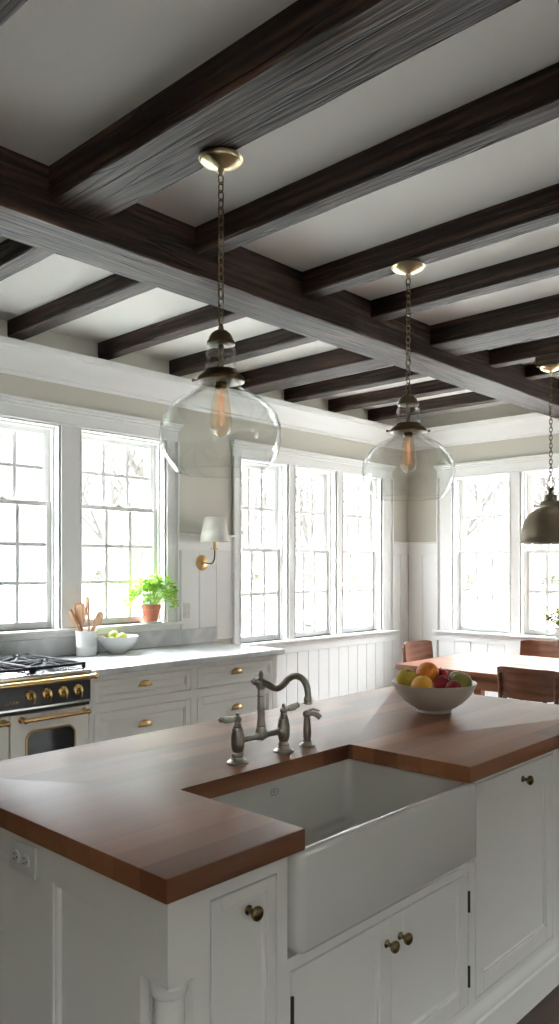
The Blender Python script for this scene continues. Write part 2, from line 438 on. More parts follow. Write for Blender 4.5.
def casing(mp, wins, u0, u1, z0, z1, head, label, mullions, stool_ext=.03, side_w=None):
    """head and side casing with back band, mullion faces"""
    m = M()
    lo = min(w[0] for w in wins); hi = max(w[1] for w in wins)
    # sides (flat, bead, back band)
    for (a, b, s) in ((u0, lo, 1), (hi, u1, -1)):
        wbox(m, mp, a, b, 0, .016, z0, z1, .002)
        if s == 1:
            wbox(m, mp, a, a+.022, 0, .034, z0, z1, .004); wbox(m, mp, a+.026, a+.036, 0, .024, z0, z1, .003); wbox(m, mp, b-.014, b, 0, .022, z0, z1, .003)
        else:
            wbox(m, mp, b-.022, b, 0, .034, z0, z1, .004); wbox(m, mp, b-.036, b-.026, 0, .024, z0, z1, .003); wbox(m, mp, a, a+.014, 0, .022, z0, z1, .003)
    # head
    wbox(m, mp, u0, u1, 0, .016, z1, head-.045, .002)
    wbox(m, mp, lo, hi, 0, .022, z1, z1+.012, .003)
    wbox(m, mp, u0-.006, u1+.006, 0, .030, head-.055, head-.035, .004)
    wbox(m, mp, u0-.014, u1+.014, 0, .044, head-.035, head-.018, .005)
    wbox(m, mp, u0-.022, u1+.022, 0, .056, head-.018, head, .004)
    for a, b in mullions:
        wbox(m, mp, a, b, 0, .014, z0, z1, .002)
        wbox(m, mp, a, a+.012, 0, .019, z0, z1, .003); wbox(m, mp, b-.012, b, 0, .019, z0, z1, .003)
    return trim(m, label)
casing(MX, KW, 2.02, 3.905, K_Z[0], K_Z[1], 2.63, 'white casing around the pair of windows over the counter', [(2.875, 3.037)])
casing(MX, TW, 4.49, 6.80, T_Z[0], T_Z[1], 2.585, 'white casing around the three tall windows', [(5.185, 5.275), (5.875, 5.97)])
casing(MYm, BW, 1.20, 4.38, T_Z[0], T_Z[1], 2.585, 'white casing around the dining windows', [(3.457, 3.566), (2.714, 2.823), (1.971, 2.08)])

def stool(mp, u0, u1, z, label, proj=.055):
    m = M()
    wbox(m, mp, u0, u1, -.235, proj, z-.028, z, .006)
    wbox(m, mp, u0+.015, u1-.015, 0.0, .022, z-.06, z-.028, .003)
    return trim(m, label)
stool(MX, 1.99, 3.935, K_Z[0], 'white sill of the pair of windows over the counter')
stool(MX, 4.46, 6.86, T_Z[0], 'white sill under the three tall windows')
stool(MYm, 1.17, 4.42, T_Z[0], 'white sill under the dining windows')

# double hung windows
def sash(mp, u0, u1, z0, z1, d0, rows, cols, top, parent, name, mu=.028):
    """d0 = depth (negative = into the wall) of the room side face"""
    st = .045; t = .036
    bot = .05 if not top else .034; tp = .034 if not top else .045
    m = M()
    wbox(m, mp, u0, u0+st, d0, d0-t, z0, z1, .003); wbox(m, mp, u1-st, u1, d0, d0-t, z0, z1, .003)
    wbox(m, mp, u0+st, u1-st, d0, d0-t, z0, z0+bot, .003); wbox(m, mp, u0+st, u1-st, d0, d0-t, z1-tp, z1, .003)
    gu0, gu1, gz0, gz1 = u0+st, u1-st, z0+bot, z1-tp
    for i in range(1, cols):
        u = gu0 + (gu1-gu0)*i/cols
        wbox(m, mp, u-mu/2, u+mu/2, d0-.004, d0-t+.004, gz0, gz1, .003)
    for j in range(1, rows):
        z = gz0 + (gz1-gz0)*j/rows
        wbox(m, mp, gu0, gu1, d0-.005, d0-t+.005, z-mu/2, z+mu/2, .003)
    s = m.build(name, TRIM, parent)
    g = M(); wbox(g, mp, gu0-.005, gu1+.005, d0-t/2+.0015, d0-t/2-.0015, gz0-.005, gz1+.005)
    g.build('window_pane', GLASSW, s, smooth=0)
    return s
wn = [0]
def window(mp, w, zr, meet, rows_up, rows_lo, label):
    wn[0] += 1
    u0, u1 = w; z0, z1 = zr
    base = mp((u0+u1)/2, -.12, z0)
    root = thing('window_%d' % wn[0], base, label, 'window', kind='structure')
    m = M()
    L = .012
    for a, b in ((u0, u0+L), (u1-L, u1)):
        wbox(m, mp, a, b, -.0, -.235, z0, z1)
    wbox(m, mp, u0+L, u1-L, 0, -.235, z1-L, z1)
    # stops and parting beads, blind stop
    for a, b, c in ((u0+L, u0+L+.014, 0), (u1-L-.014, u1-L, 0)):
        wbox(m, mp, a, b, -.055, -.075, z0, z1-L, .003)
        wbox(m, mp, a, b, -.155, -.235, z0, z1-L, .003)
    wbox(m, mp, u0+L, u1-L, -.055, -.075, z1-L-.016, z1-L, .003)
    wbox(m, mp, u0+L, u1-L, -.155, -.235, z1-L-.016, z1-L, .003)
    m.build('window_frame', TRIM, root)
    mw = .028 if rows_lo == 3 else .033
    a, b = u0+L+.001, u1-L-.001
    ls = sash(mp, a, b, z0+.002, meet+.017, -.0765, rows_lo, 3, False, root, 'lower_sash', mw)
    us = sash(mp, a, b, meet-.017, z1-L-.001, -.1145, rows_up, 3, True, root, 'upper_sash', mw)
    lk = M(); c = (u0+u1)/2
    wbox(lk, mp, c-.03, c+.03, -.082, -.106, meet+.017, meet+.024, .002)
    wbox(lk, mp, c-.012, c+.012, -.084, -.104, meet+.024, meet+.034, .003)
    wbox(lk, mp, c-.004, c+.036, -.089, -.097, meet+.032, meet+.038, .002)
    lk.build('sash_lock', NICKEL, root)
for w, l in zip(KW, ('white double-hung window behind the range', 'white double-hung window behind the potted herb')):
    window(MX, w, K_Z, 1.955, 2, 3, l)
for w, l in zip(TW, ('left of the three tall white windows, beside the sconce', 'middle of the three tall white windows', 'right of the three tall white windows, nearest the corner')):
    window(MX, w, T_Z, 1.672, 2, 2, l)
for w, l in zip(BW, ('white dining window nearest the corner', 'white dining window behind the dome pendant', 'added third dining window, unseen, beside the one behind the dome pendant', 'added fourth dining window, unseen, farthest from the corner')):
    window(MYm, w, T_Z, 1.672, 2, 2, l)
def MF(u, d, z): return (u, Y0 + d, z)
for w, l in zip(FW, ('added unseen window behind the viewer at the left', 'window behind the viewer at the right')):
    window(MF, w, F_Z, 1.672, 2, 2, l)

def ML(u, d, z): return (X0 + d, u, z)
for w, l in zip(LW, ('added unseen window in the left end wall',)):
    window(ML, w, F_Z, 1.672, 2, 2, l)

# ------------------------------------------------------------------ timber
def beam(name, axis, a0, a1, c0, c1, z0, z1, mat, label, group, seed, amp=.004):
    rnd = random.Random(seed); n = max(8, int((a1-a0)/.12))
    bm = bmesh.new(); ch = .007
    prof = [(c0, z1), (c0, z0+ch), (c0+ch, z0), ((c0+c1)/2, z0), (c1-ch, z0), (c1, z0+ch), (c1, z1)]
    rows = []
    for i in range(n+1):
        t = a0 + (a1-a0)*i/n; r = []
        for k, (u, z) in enumerate(prof):
            du = dz = 0
            if 0 < i < n or True:
                w = noise.noise(Vector((t*1.7+seed*3.1, k*1.3, seed)))*amp + noise.noise(Vector((t*6+seed, k*2.3, 5)))*amp*.4
                if 1 <= k <= 5: dz = abs(w)*.9
                if k in (1, 2): du = abs(w)
                if k in (4, 5): du = -abs(w)
            p = (t, u+du, z+dz) if axis == 'x' else (u+du, t, z+dz)
            r.append(bm.verts.new(p))
        rows.append(r)
    for a, b in zip(rows, rows[1:]):
        for k in range(len(prof)-1): bm.faces.new((a[k], a[k+1], b[k+1], b[k]))
        bm.faces.new((a[-1], a[0], b[0], b[-1]))
    bm.faces.new(rows[0]); bm.faces.new(rows[-1])
    m = M(); m.bm.free(); m.bm = bm
    return tag(m.build(name, mat, smooth=25), label, 'beam', group)
beam('main_beam', 'x', X0, WX, 2.80, 3.07, 2.895, ZC, BEAMX, 'thick dark timber beam crossing the whole ceiling that the joists meet', None, 1, .006)
near = [(.92, 1.035, 2.985), (1.645, 1.905, 2.98), (2.41, 2.515, 3.0), (3.17, 3.285, 3.0), (3.79, 3.905, 3.015), (4.45, 4.80, 2.985), (5.25, 5.36, 3.005), (5.84, 5.95, 3.02), (6.45, 6.55, 3.02)]
nl = ['dark joist at the top left corner, nearest the viewer', 'broad dark timber joist that carries the nearest glass pendant', 'slim dark joist right behind the broad one with the nearest pendant',
      'dark joist that carries the second glass pendant', 'slim dark joist just behind the second glass pendant', 'extra wide joist on the dining side, right of the second pendant',
      'dark joist that carries the metal dome pendant', 'slim joist just behind the canopy of the dome pendant', 'last slim joist on the dining side, by the far wall']
for i, (a, b, z) in enumerate(near):
    beam('ceiling_joist', 'y', Y0, 2.80, a, b, z, ZC, BEAMY, nl[i], 'joists on the near side of the main beam', 10+i, .005)
far = [(1.87, 1.985, 3.01), (2.49, 2.606, 3.015), (3.177, 3.277, 3.015), (3.825, 3.94, 3.015), (4.46, 4.70, 2.985), (5.135, 5.25, 3.01), (5.754, 5.872, 3.015), (6.383, 6.49, 3.015)]
fl = ['short joist at the left edge of the photo, beyond the main beam', 'short joist above the left kitchen window', 'short joist above the right kitchen window', 'short joist seen just left of the nearest pendant chain',
      'wide short joist behind the nearest glass pendant', 'short joist directly beyond the wide one on the window side', 'short joist seen through the neck of the second pendant', 'farthest short joist on the window side, by the corner']
for i, (a, b, z) in enumerate(far):
    beam('ceiling_joist', 'y', 3.07, WY, a, b, z, ZC, BEAMY, fl[i], 'short joists between the main beam and the window wall', 30+i, .004)

# ------------------------------------------------------------------ kitchen cabinets on the window wall
def shaker(m, ax, plane, sgn, u0, u1, z0, z1, fr, t=.02, rec=.009, bead=True):
    """framed panel front. ax 'x': spans x, normal along y (room side sgn).  plane = outer face"""
    def bx(a, b, p0, p1, c, d, bev=0):
        lo, hi = min(p0, p1), max(p0, p1)
        if ax == 'x': m.box(a, b, lo, hi, c, d, bev=bev)
        else: m.box(lo, hi, a, b, c, d, bev=bev)
    P = plane; Q = plane - sgn*t
    bx(u0, u0+fr, P, Q, z0, z1, .0015); bx(u1-fr, u1, P, Q, z0, z1, .0015)
    bx(u0+fr, u1-fr, P, Q, z0, z0+fr, .0015); bx(u0+fr, u1-fr, P, Q, z1-fr, z1, .0015)
    bx(u0+fr-.001, u1-fr+.001, P-sgn*rec, Q, z0+fr-.001, z1-fr+.001)
    if bead:
        w = .011; p1 = P - sgn*.0035
        bx(u0+fr-.001, u0+fr+w, p1, Q, z0+fr, z1-fr, .003); bx(u1-fr-w, u1-fr+.001, p1, Q, z0+fr, z1-fr, .003)
        bx(u0+fr+w-.004, u1-fr-w+.004, p1, Q, z0+fr-.001, z0+fr+w, .003); bx(u0+fr+w-.004, u1-fr-w+.004, p1, Q, z1-fr-w, z1-fr+.001, .003)

def cup_pull(x, y, z, parent):
    """brass bin pull on a face looking to -y"""
    m = M(); w = .050; h = .036; d = .028; n = 10; k = 6
    grid = []
    for i in range(n+1):
        a = PI*i/n; row = []
        for j in range(k+1):
            b = (PI/2)*j/k
            row.append(m.bm.verts.new((x - w*math.cos(a)*math.cos(b)**.7 if j < k else x, y - .001 - d*math.sin(b)*math.sin(a)**.5 if 0 < i < n else y-.001, z - .010 + h*math.sin(a)*math.cos(b))))
        grid.append(row)
    for i in range(n):
        for j in range(k):
            try: m.bm.faces.new((grid[i][j], grid[i+1][j], grid[i+1][j+1], grid[i][j+1]))
            except ValueError: pass
    bmesh.ops.remove_doubles(m.bm, verts=m.bm.verts, dist=.0004)
    m.box(x-w-.006, x+w+.006, y-.003, y, z-.016, z-.008, bev=.001)
    o = m.build('cup_pull', BRASS, parent, smooth=60)
    sd = o.modifiers.new('thick', 'SOLIDIFY'); sd.thickness = .0018
    return o

def base_cabinet(x0, x1, dx0, dx1, label):
    root = thing('base_cabinet', ((x0+x1)/2, 4.35, 0), label, 'cabinet', 'drawer cabinets under the stone counter')
    fy = 3.97
    rows = [(.709, .84), (.40, .645), (.12, .35)]
    m = M()
    m.box(x0, x1, fy+.022, WY-.023, .10, .875)              # carcass
    m.box(x0, x1, fy+.07, WY-.03, 0, .10)                    # plinth
    m.box(x0, dx0-.003, fy, fy+.022, .10, .875); m.box(dx1+.003, x1, fy, fy+.022, .10, .875)
    zs = [.10] + [v for r in reversed(rows) for v in r] + [.875]
    for a, b in zip(zs[0::2], zs[1::2]): m.box(dx0-.003, dx1+.003, fy, fy+.022, a+.003 if a > .11 else a, b-.003 if b < .87 else b)
    m.build('cabinet_body', WHITE, root)
    for a, b in rows:
        d = M(); shaker(d, 'x', fy-.001, -1, dx0, dx1, a, b, .034 if b-a < .2 else .045)
        dr = d.build('drawer', WHITE, root)
        cup_pull((dx0+dx1)/2, fy-.001, (a+b)/2+.012, dr)
    return root
base_cabinet(2.60, 3.405, 2.632, 3.378, 'white drawer cabinet with brass cup pulls next to the range')
base_cabinet(3.4055, 4.215, 3.437, 4.168, 'white drawer cabinet at the right end of the stone counter')
m = M(); m.box(2.595, 4.262, 3.93, WY-.014, .8755, .9155, bev=.005, seg=2)
tag(m.build('countertop', MARBLE), 'pale stone countertop to the right of the range', 'countertop')
m = M(); m.box(1.5, 3.9355, WY-.02, WY-.0005, .916, 1.039, bev=.001); m.box(3.9355, 4.31, WY-.02, WY-.0005, .916, 1.03, bev=.001)
tag(m.build('backsplash', MARBLE), 'low pale stone backsplash under the kitchen windows', 'backsplash')

# wall plate beside the herb
def wall_plate():
    root = thing('wall_outlet', (3.99, WY-.0125, 1.15), 'white outlet plate on the panelling right of the potted herb', 'outlet')
    m = M().box(3.955, 4.025, WY-.018, WY-.0125, 1.12, 1.24, bev=.003); m.build('cover_plate', PLASTIC, root)
    for z in (1.155, 1.205):
        M().box(3.972, 4.008, WY-.0205, WY-.018, z-.017, z+.017, bev=.004).build('receptacle', PLASTIC, root)
wall_plate()

# ------------------------------------------------------------------ range
def make_range():
    xa, xb = 1.56, 2.575; fy = 3.93; xc = 2.07
    root = thing('range_cooker', (xc, 4.3, 0), 'cream and black range cooker with brass rails and knobs', 'cooker')
    m = M(); m.box(xa, xb, fy+.03, 4.70, .09, .90, bev=.003); m.box(xa+.02, xb-.02, fy+.08, 4.66, 0.02, .09)
    m.build('body', CREAM, root)
    for x in (xa+.06, xb-.06):
        for y in (fy+.12, 4.6): M().lathe([(.018, 0), (.022, .01), (.015, .02), (.015, .088)], (x, y, 0), 12).build('leg', BLACKM, root)
    # hob top
    m = M(); m.box(xa-.004, xb+.006, fy-.012, 4.705, .900, .928, bev=.006, seg=2)
    hob = m.build('hob_top', STEEL, root)
    m = M(); m.box(xa, xb, 4.655, 4.70, .928, .955, bev=.003); m.build('back_rail', BLACKM, root)
    # control panel
    m = M(); m.box(xa, xb, fy-.01, fy+.03, .752, .872, bev=.003); cp_ = m.build('control_panel', PANELM, root)
    m = M(); m.box(xa, xb, fy-.012, fy+.028, .738, .752, bev=.002); m.box(xa, xb, fy-.006, fy+.03, .872, .900, bev=.002)
    m.build('panel_trim', STEEL, root)
    M().box(2.055, 2.10, fy-.0115, fy-.0095, .822, .836, bev=.001).build('display_slot', BLK, cp_)
    # brass badge letters (illegible small cursive marks on the photo)
    m = M(); bx = 2.045
    strokes = [[(0, .002), (.004, .018), (.008, .004), (.014, .008)], [(.016, .002), (.018, .016), (.025, .004), (.027, .018)], [(.034, .003), (.034, .018)], [(.041, .016), (.054, .017)], [(.048, .003), (.047, .017)], [(.060, .003), (.062, .018), (.072, .018), (.072, .010), (.062, .009)]]
    for st in strokes: m.tube([(bx+u, fy-.0115, .776+v) for u, v in st], .0016, 6)
    m.build('badge', GOLD, cp_)
    # brass rail
    m = M(); m.tube([(xa-.004, fy-.052, .887), (xb+.004, fy-.052, .887)], .014, 16)
    for x in (xa-.006, xb+.006): m.ball((x, fy-.052, .887), .0175, seg=14)
    m.build('front_rail', GOLD, root)
    for x in (xa+.015, xb-.015):
        m = M(); m.tube([(x, fy-.052, .887), (x, fy-.01, .887)], .009, 10); m.lathe([(.014, 0), (.014, .006)], (0, 0, 0), 12, Matrix.Translation((x, fy-.010, .887)) @ Matrix.Rotation(R(90), 4, 'X'))
        m.build('rail_bracket', GOLD, root)
    # knobs
    for x in (1.65, 1.75, 1.85, 1.95, 2.19, 2.289, 2.391, 2.487):
        mt = Matrix.Translation((x, fy-.010, .815)) @ Matrix.Rotation(R(90), 4, 'X')
        k = M().lathe([(.031, 0), (.031, .004), (.026, .009), (.027, .012), (.020, .014), (.014, .022), (.014, .030), (0, .032)], (0, 0, 0), 24, mt)
        kn = k.build('control_knob', GOLD, root)
        h = M(); h.tube([(x-.006, fy-.045, .845), (x-.002, fy-.050, .83), (x, fy-.050, .815), (x+.001, fy-.049, .80), (x+.002, fy-.043, .778)], [.006, .009, .011, .008, .005], 10)
        h.build('knob_handle', GOLD, kn)
    # oven doors
    for a, b, lab in ((xa+.006, xc-.004, 'l'), (xc+.004, xb-.012, 'r')):
        z0, z1 = .13, .715
        d = M(); d.box(a, b, fy-.008, fy+.03, z0, z1, bev=.006, seg=2)
        dr = d.build('oven_door', CREAM, root)
        wx0, wx1 = a+.105, b-.108; wz0, wz1 = .30, .605
        def rr(x0, x1, za, zb, r, n=6):
            P = []
            for cx, cz, s in ((x1-r, zb-r, 0), (x0+r, zb-r, 90), (x0+r, za+r, 180), (x1-r, za+r, 270)):
                for k in range(n+1):
                    t = R(s+90*k/n); P.append((cx+r*math.cos(t), cz+r*math.sin(t)))
            return P
        fo = rr(wx0-.014, wx1+.014, wz0-.014, wz1+.014, .05)
        M().tube([(u, fy-.010, v) for u, v in fo], .007, 8, closed=True).build('window_bezel', BRASS, dr)
        M().prism(rr(wx0-.008, wx1+.008, wz0-.008, wz1+.008, .045), 'y', fy-.0115, fy-.007).build('oven_window', OVENG, dr)
        h = M(); hy = fy-.055; hz = .688
        h.tube([(a+.055, hy, hz), (b-.02, hy, hz)], .012, 14)
        for hx in (a+.062, b-.032):
            h.tube([(hx, fy-.008, hz), (hx, hy, hz)], [.012, .009], 12)
            h.lathe([(.019, 0), (.019, .006), (.013, .012)], (0, 0, 0), 16, Matrix.Translation((hx, fy-.008, hz)) @ Matrix.Rotation(R(90), 4, 'X'))
            h.ball((hx, hy, hz), .0165, seg=12)
        h.build('door_handle', GOLD, dr)
    m = M(); m.box(xa, xb, fy+.004, fy+.03, .718, .738); m.build('door_gap_strip', BLK, root)
    # burners and grates
    for gx in (1.735, 2.07, 2.405):
        g = M(); x0, x1 = gx-.16, gx+.16; y0, y1 = fy+.05, 4.63; zt = .962; t = .009
        for x in (x0, x1): g.box(x-t, x+t, y0, y1, zt-.016, zt, bev=.003)
        for y in (y0, (y0+y1)/2, y1): g.box(x0, x1, y-t, y+t, zt-.016, zt, bev=.003)
        for cy in (y0+(y1-y0)*.25, y0+(y1-y0)*.75):
            for k in range(12):
                a = k*PI/6
                ux, uy = math.cos(a), math.sin(a)
                lim = min(.16/abs(ux) if abs(ux) > .01 else 9, (y1-y0)/4/abs(uy) if abs(uy) > .01 else 9)
                g.tube([(gx+ux*.035, cy+uy*.035, zt-.002), (gx+ux*.08, cy+uy*.08, zt+.001), (gx+ux*lim, cy+uy*lim, zt-.008)], .0085, 6)
        for x in (x0, x1):
            for y in (y0, (y0+y1)/2, y1): g.box(x-.010, x+.010, y-.010, y+.010, .929, zt+.002, bev=.003)
        g.build('pan_grate', BLACKM, root)
        for cy in (y0+(y1-y0)*.25, y0+(y1-y0)*.75):
            M().lathe([(.052, 0), (.052, .006), (.040, .010), (.040, .016), (.030, .020), (0, .021)], (gx, cy, .9285), 20).build('burner', BLACKM, root)
make_range()

# ------------------------------------------------------------------ island
IX0, IX1, IY0, IY1 = .975, 3.30, 1.215, 2.262
def knob(x, y, z, parent, ny=-1):
    mt = Matrix.Translation((x, y, z)) @ Matrix.Rotation(R(90), 4, 'X')
    m = M().lathe([(.011, 0), (.011, .002), (.0065, .005), (.0055, .013), (.009, .018), (.0145, .022), (.0165, .027), (.0155, .032), (.009, .036), (0, .037)], (0, 0, 0), 20, mt)
    return m.build('knob', KNOBM, parent, smooth=50)

def make_island():
    root = thing('kitchen_island', (2.1, 1.74, 0), 'white panelled kitchen island with a turned corner post', 'island')
    ztop = .864; fy = IY0
    m = M(); c = .07
    # carcass kept clear of the corner notch
    m.box(IX0+.02+c, IX1-.02, fy+.03+c, IY1, .09, .60)
    m.box(IX0+.02, 1.32, fy+.03, IY1, .685, ztop); m.box(2.19, IX1-.02, fy+.03, IY1, .60, ztop)
    m.box(IX0+.02+c, 1.32, fy+.03+c, IY1, .60, .685)
    m.box(1.32, 2.19, 1.72, IY1, .60, ztop)
    m.box(IX0+.02, 1.06, fy+.03+c, IY1, .09, .69); m.box(1.045, IX1-.02, fy+.03, 1.33, .09, .60)
    m.build('carcass', WHITE, root)
    # ---- front face frame
    m = M(); t = .03
    def fx(a, b, z0, z1): m.box(a, b, fy, fy+t, z0, z1)
    bot = .175
    D = [(1.091, 1.287, bot, .819), (1.339, 1.738, bot, .577), (1.741, 2.146, bot, .577), (2.192, 2.752, bot, .838)]
    g = .0038
    fx(IX0, IX0+c, .68, ztop); fx(IX0+c-.006, D[0][0]-g, .10, .68); fx(IX0+c, D[0][0]-g, .68, ztop)
    fx(D[0][0]-g, D[0][1]+g, D[0][3]+g, ztop); fx(D[0][0]-g, D[0][1]+g, .10, bot-g)
    fx(D[0][1]+g, D[1][0]-g, .10, .612); fx(D[0][1]+g, 1.325, .612, ztop)
    fx(D[1][0]-g, D[2][1]+g, D[1][3]+g, .612); fx(D[1][0]-g, D[2][1]+g, .10, bot-g)
    fx(D[2][1]+g, D[3][0]-g, .10, .612); fx(2.178, D[3][0]-g, .612, ztop)
    fx(D[3][0]-g, D[3][1]+g, D[3][3]+g, ztop); fx(D[3][0]-g, D[3][1]+g, .10, bot-g)
    fx(D[3][1]+g, IX1, .10, ztop)
    m.build('face_frame', WHITE, root)
    # ---- left end panel
    m = M(); px = IX0
    def fyb(a, b, z0, z1, x0=0, x1=.022, bev=0): m.box(px+x0, px+x1, a, b, z0, z1, bev=bev)
    fyb(fy+.0305, IY1, .777, ztop)                                     # top rail
    fyb(fy+.0305, fy+.089, .68, .777)
    fyb(fy+.089, 1.374, .10, .777); fyb(1.643, 1.70, .10, .777); fyb(IY1-.07, IY1, .10, .777)
    fyb(1.374, 1.643, .10, .19); fyb(1.70, IY1-.07, .10, .19)
    for a, b in ((1.374, 1.643), (1.70, IY1-.07)):
        fyb(a, b, .19, .777, .016)
        w = .012
        fyb(a, a+w, .19, .777, .004, .02, .003); fyb(b-w, b, .19, .777, .004, .02, .003)
        fyb(a+w-.004, b-w+.004, .777-w, .777, .004, .02, .003); fyb(a+w-.004, b-w+.004, .19, .19+w, .004, .02, .003)
    m.build('end_panel', WHITE, root)
    m = M()
    m.box(IX1-.03, IX1, fy+.03, IY1, .10, ztop); m.box(IX0+.022, IX1-.03, IY1, IY1+.02, .10, ztop)
    m.build('back_panel', WHITE, root)
    # notch lining
    m = M(); m.box(IX0+.022, IX0+c+.02, fy+c+.012, fy+c+.03, .10, .68); m.box(IX0+c-.006, IX0+c+.012, fy+.03, fy+c+.012, .10, .68)
    m.box(IX0+.023, IX0+c-.007, fy+.031, fy+c+.012, .681, .70)
    m.build('corner_recess', WHITE, root)
    # turned post
    cx, cy = IX0+.036, fy+.041
    M().lathe([(.036, .06), (.036, .16), (.030, .17), (.038, .185), (.038, .20), (.028, .215), (.024, .24), (.030, .33), (.033, .45), (.032, .62), (.030, .643), (.0345, .646), (.0385, .652), (.039, .660), (.0375, .667), (.032, .671), (.032, .68)], (cx, cy, 0), 32).build('corner_post', WHITE, root)
    # ---- doors
    names = []
    for i, (a, b, z0, z1) in enumerate(D):
        d = M(); shaker(d, 'x', fy-.001, -1, a, b, z0, z1, .028 if i == 0 else .052, t=.022)
        o = d.build('door', WHITE, root)
        names.append(o)
    knob(1.198, fy-.001, .768, names[0]); knob(1.716, fy-.001, .512, names[1]); knob(1.778, fy-.001, .512, names[2]); knob(2.512, fy-.001, .795, names[3])
    for x, par, s in ((1.3385, names[1], -1), (2.1465, names[2], 1)):
        for z in (.26, .49):
            h = M(); h.tube([(x, fy-.003, z-.027), (x, fy-.003, z+.027)], .0045, 8); h.ball((x, fy-.003, z+.029), .005, seg=8); h.ball((x, fy-.003, z-.029), .005, seg=8)
            h.build('hinge', BLK, par)
    # ---- base moulding
    prof = [(0, 0), (-.018, 0), (-.018, .105), (-.012, .112), (-.014, .122), (-.008, .136), (-.003, .142), (0, .152)]
    m = M()
    m.prism([(fy+u, z) for u, z in prof], 'x', IX0-.0, IX1)
    m.prism([(IX0+u, z) for u, z in prof], 'y', fy, IY1)
    m.box(IX0-.018, IX0, fy-.018, fy, 0, .105); m.box(IX0, IX1-.03, fy, IY1, 0, .10); m.box(IX1, IX1+.015, fy-.018, IY1, 0, .12, bev=.003)
    m.build('base_moulding', WHITE, root)
make_island()

# worktop with sink cutout
def make_worktop():
    z0, z1 = .865, .915; x0, x1, y0, y1 = .948, 3.338, 1.185, 2.295
    cx0, cx1, cy = 1.355, 2.106, 1.645; r = .012; re = .028
    P = []
    def arc(cx, cy_, a0, a1, rad, n=4):
        for k in range(n+1):
            t = R(a0 + (a1-a0)*k/n); P.append((cx+rad*math.cos(t), cy_+rad*math.sin(t)))
    # counter-clockwise outline starting front left
    arc(x0+.004, y0+.004, 180, 270, .004)
    arc(cx0-.004, y0+.004, 270, 360, .004)
    arc(cx0+r, cy-r, 180, 90, r); arc(cx1-r, cy-r, 90, 0, r)
    arc(cx1+.004, y0+.004, 180, 270, .004)
    arc(x1-.004, y0+.004, 270, 360, .004); arc(x1-.004, y1-.004, 0, 90, .004); arc(x0+.004, y1-.004, 90, 180, .004)
    m = M(); A = [m.bm.verts.new((u, v, z0)) for u, v in P]; B = [m.bm.verts.new((u, v, z1)) for u, v in P]
    n = len(P)
    fa = m.bm.faces.new(A); fb = m.bm.faces.new(B)
    for i in range(n): m.bm.faces.new((A[i], A[(i+1) % n], B[(i+1) % n], B[i]))
    es = list(fa.edges) + list(fb.edges)
    bmesh.ops.bevel(m.bm, geom=es, offset=.003, segments=2, affect='EDGES', profile=.5)
    bmesh.ops.triangulate(m.bm, faces=[f for f in m.bm.faces if len(f.verts) > 8])
    tag(m.build('worktop', BUTCHER, origin=(2.1, 1.74, .865), smooth=30), 'reddish brown butcher block worktop on the island, cut out around the sink', 'worktop')
make_worktop()

# farmhouse sink: open basin with rounded corners
def make_sink():
    x0, x1, y0, y1, zb, zt = 1.335, 2.152, 1.181, 1.695, .620, .8635
    def rr(a, b, c, d, r, n=5):
        P = []
        for cx, cy, s in ((b-r, d-r, 0), (a+r, d-r, 90), (a+r, c+r, 180), (b-r, c+r, 270)):
            for k in range(n+1):
                t = R(s+90*k/n); P.append((cx+r*math.cos(t), cy+r*math.sin(t)))
        return P
    m = M(); rings = []
    def ring(a, b, c, d, r, z): rings.append([m.bm.verts.new((u, v, z)) for u, v in rr(a, b, c, d, r)])
    ring(x0+.02, x1-.02, y0+.02, y1-.02, .02, zb)
    ring(x0+.006, x1-.006, y0+.006, y1-.006, .022, zb+.005)
    ring(x0, x1, y0, y1, .022, zb+.02)
    ring(x0, x1, y0, y1, .022, zt-.012); ring(x0+.004, x1-.004, y0+.004, y1-.004, .02, zt-.003); ring(x0+.010, x1-.010, y0+.010, y1-.010, .018, zt)
    w = .030
    ring(x0+w-.008, x1-w+.008, y0+w-.008, y1-w+.008, .03, zt); ring(x0+w-.002, x1-w+.002, y0+w-.002, y1-w+.002, .03, zt-.003); ring(x0+w, x1-w, y0+w, y1-w, .03, zt-.010)
    ring(x0+w+.003, x1-w-.003, y0+w+.003, y1-w-.003, .03, .675); ring(x0+w+.012, x1-w-.012, y0+w+.012, y1-w-.012, .03, .652); ring(x0+w+.035, x1-w-.035, y0+w+.035, y1-w-.035, .03, .645)
    n = len(rings[0])
    for a, b in zip(rings, rings[1:]):
        for i in range(n): m.bm.faces.new((a[i], a[(i+1) % n], b[(i+1) % n], b[i]))
    m.bm.faces.new(rings[0]); m.bm.faces.new(rings[-1])
    root = m.build('farmhouse_sink', CERAM, origin=(1.75, 1.43, zb), smooth=60)
    tag(root, 'white fireclay apron-front sink set into the island', 'sink')
    M().lathe([(.045, 0), (.045, .003), (.036, .004), (.030, .001), (0, .001)], (1.75, 1.44, .645), 24).build('drain', NICKEL, root)
    # small oval maker's mark on the back of the basin
    yb = y1-w-.004
    m = M(); m.tube([(1.752+.017*math.cos(t*PI/12), yb-.0005, .822+.0095*math.sin(t*PI/12)) for t in range(24)], .0011, 6, closed=True)
    m.tube([(1.744, yb-.0005, .819), (1.749, yb-.0005, .826), (1.752, yb-.0005, .819), (1.756, yb-.0005, .826), (1.760, yb-.0005, .820)], .0009, 5)
    m.build('oval_mark', paint('grey_mark', lin(140, 142, 144), .4), root)
make_sink()

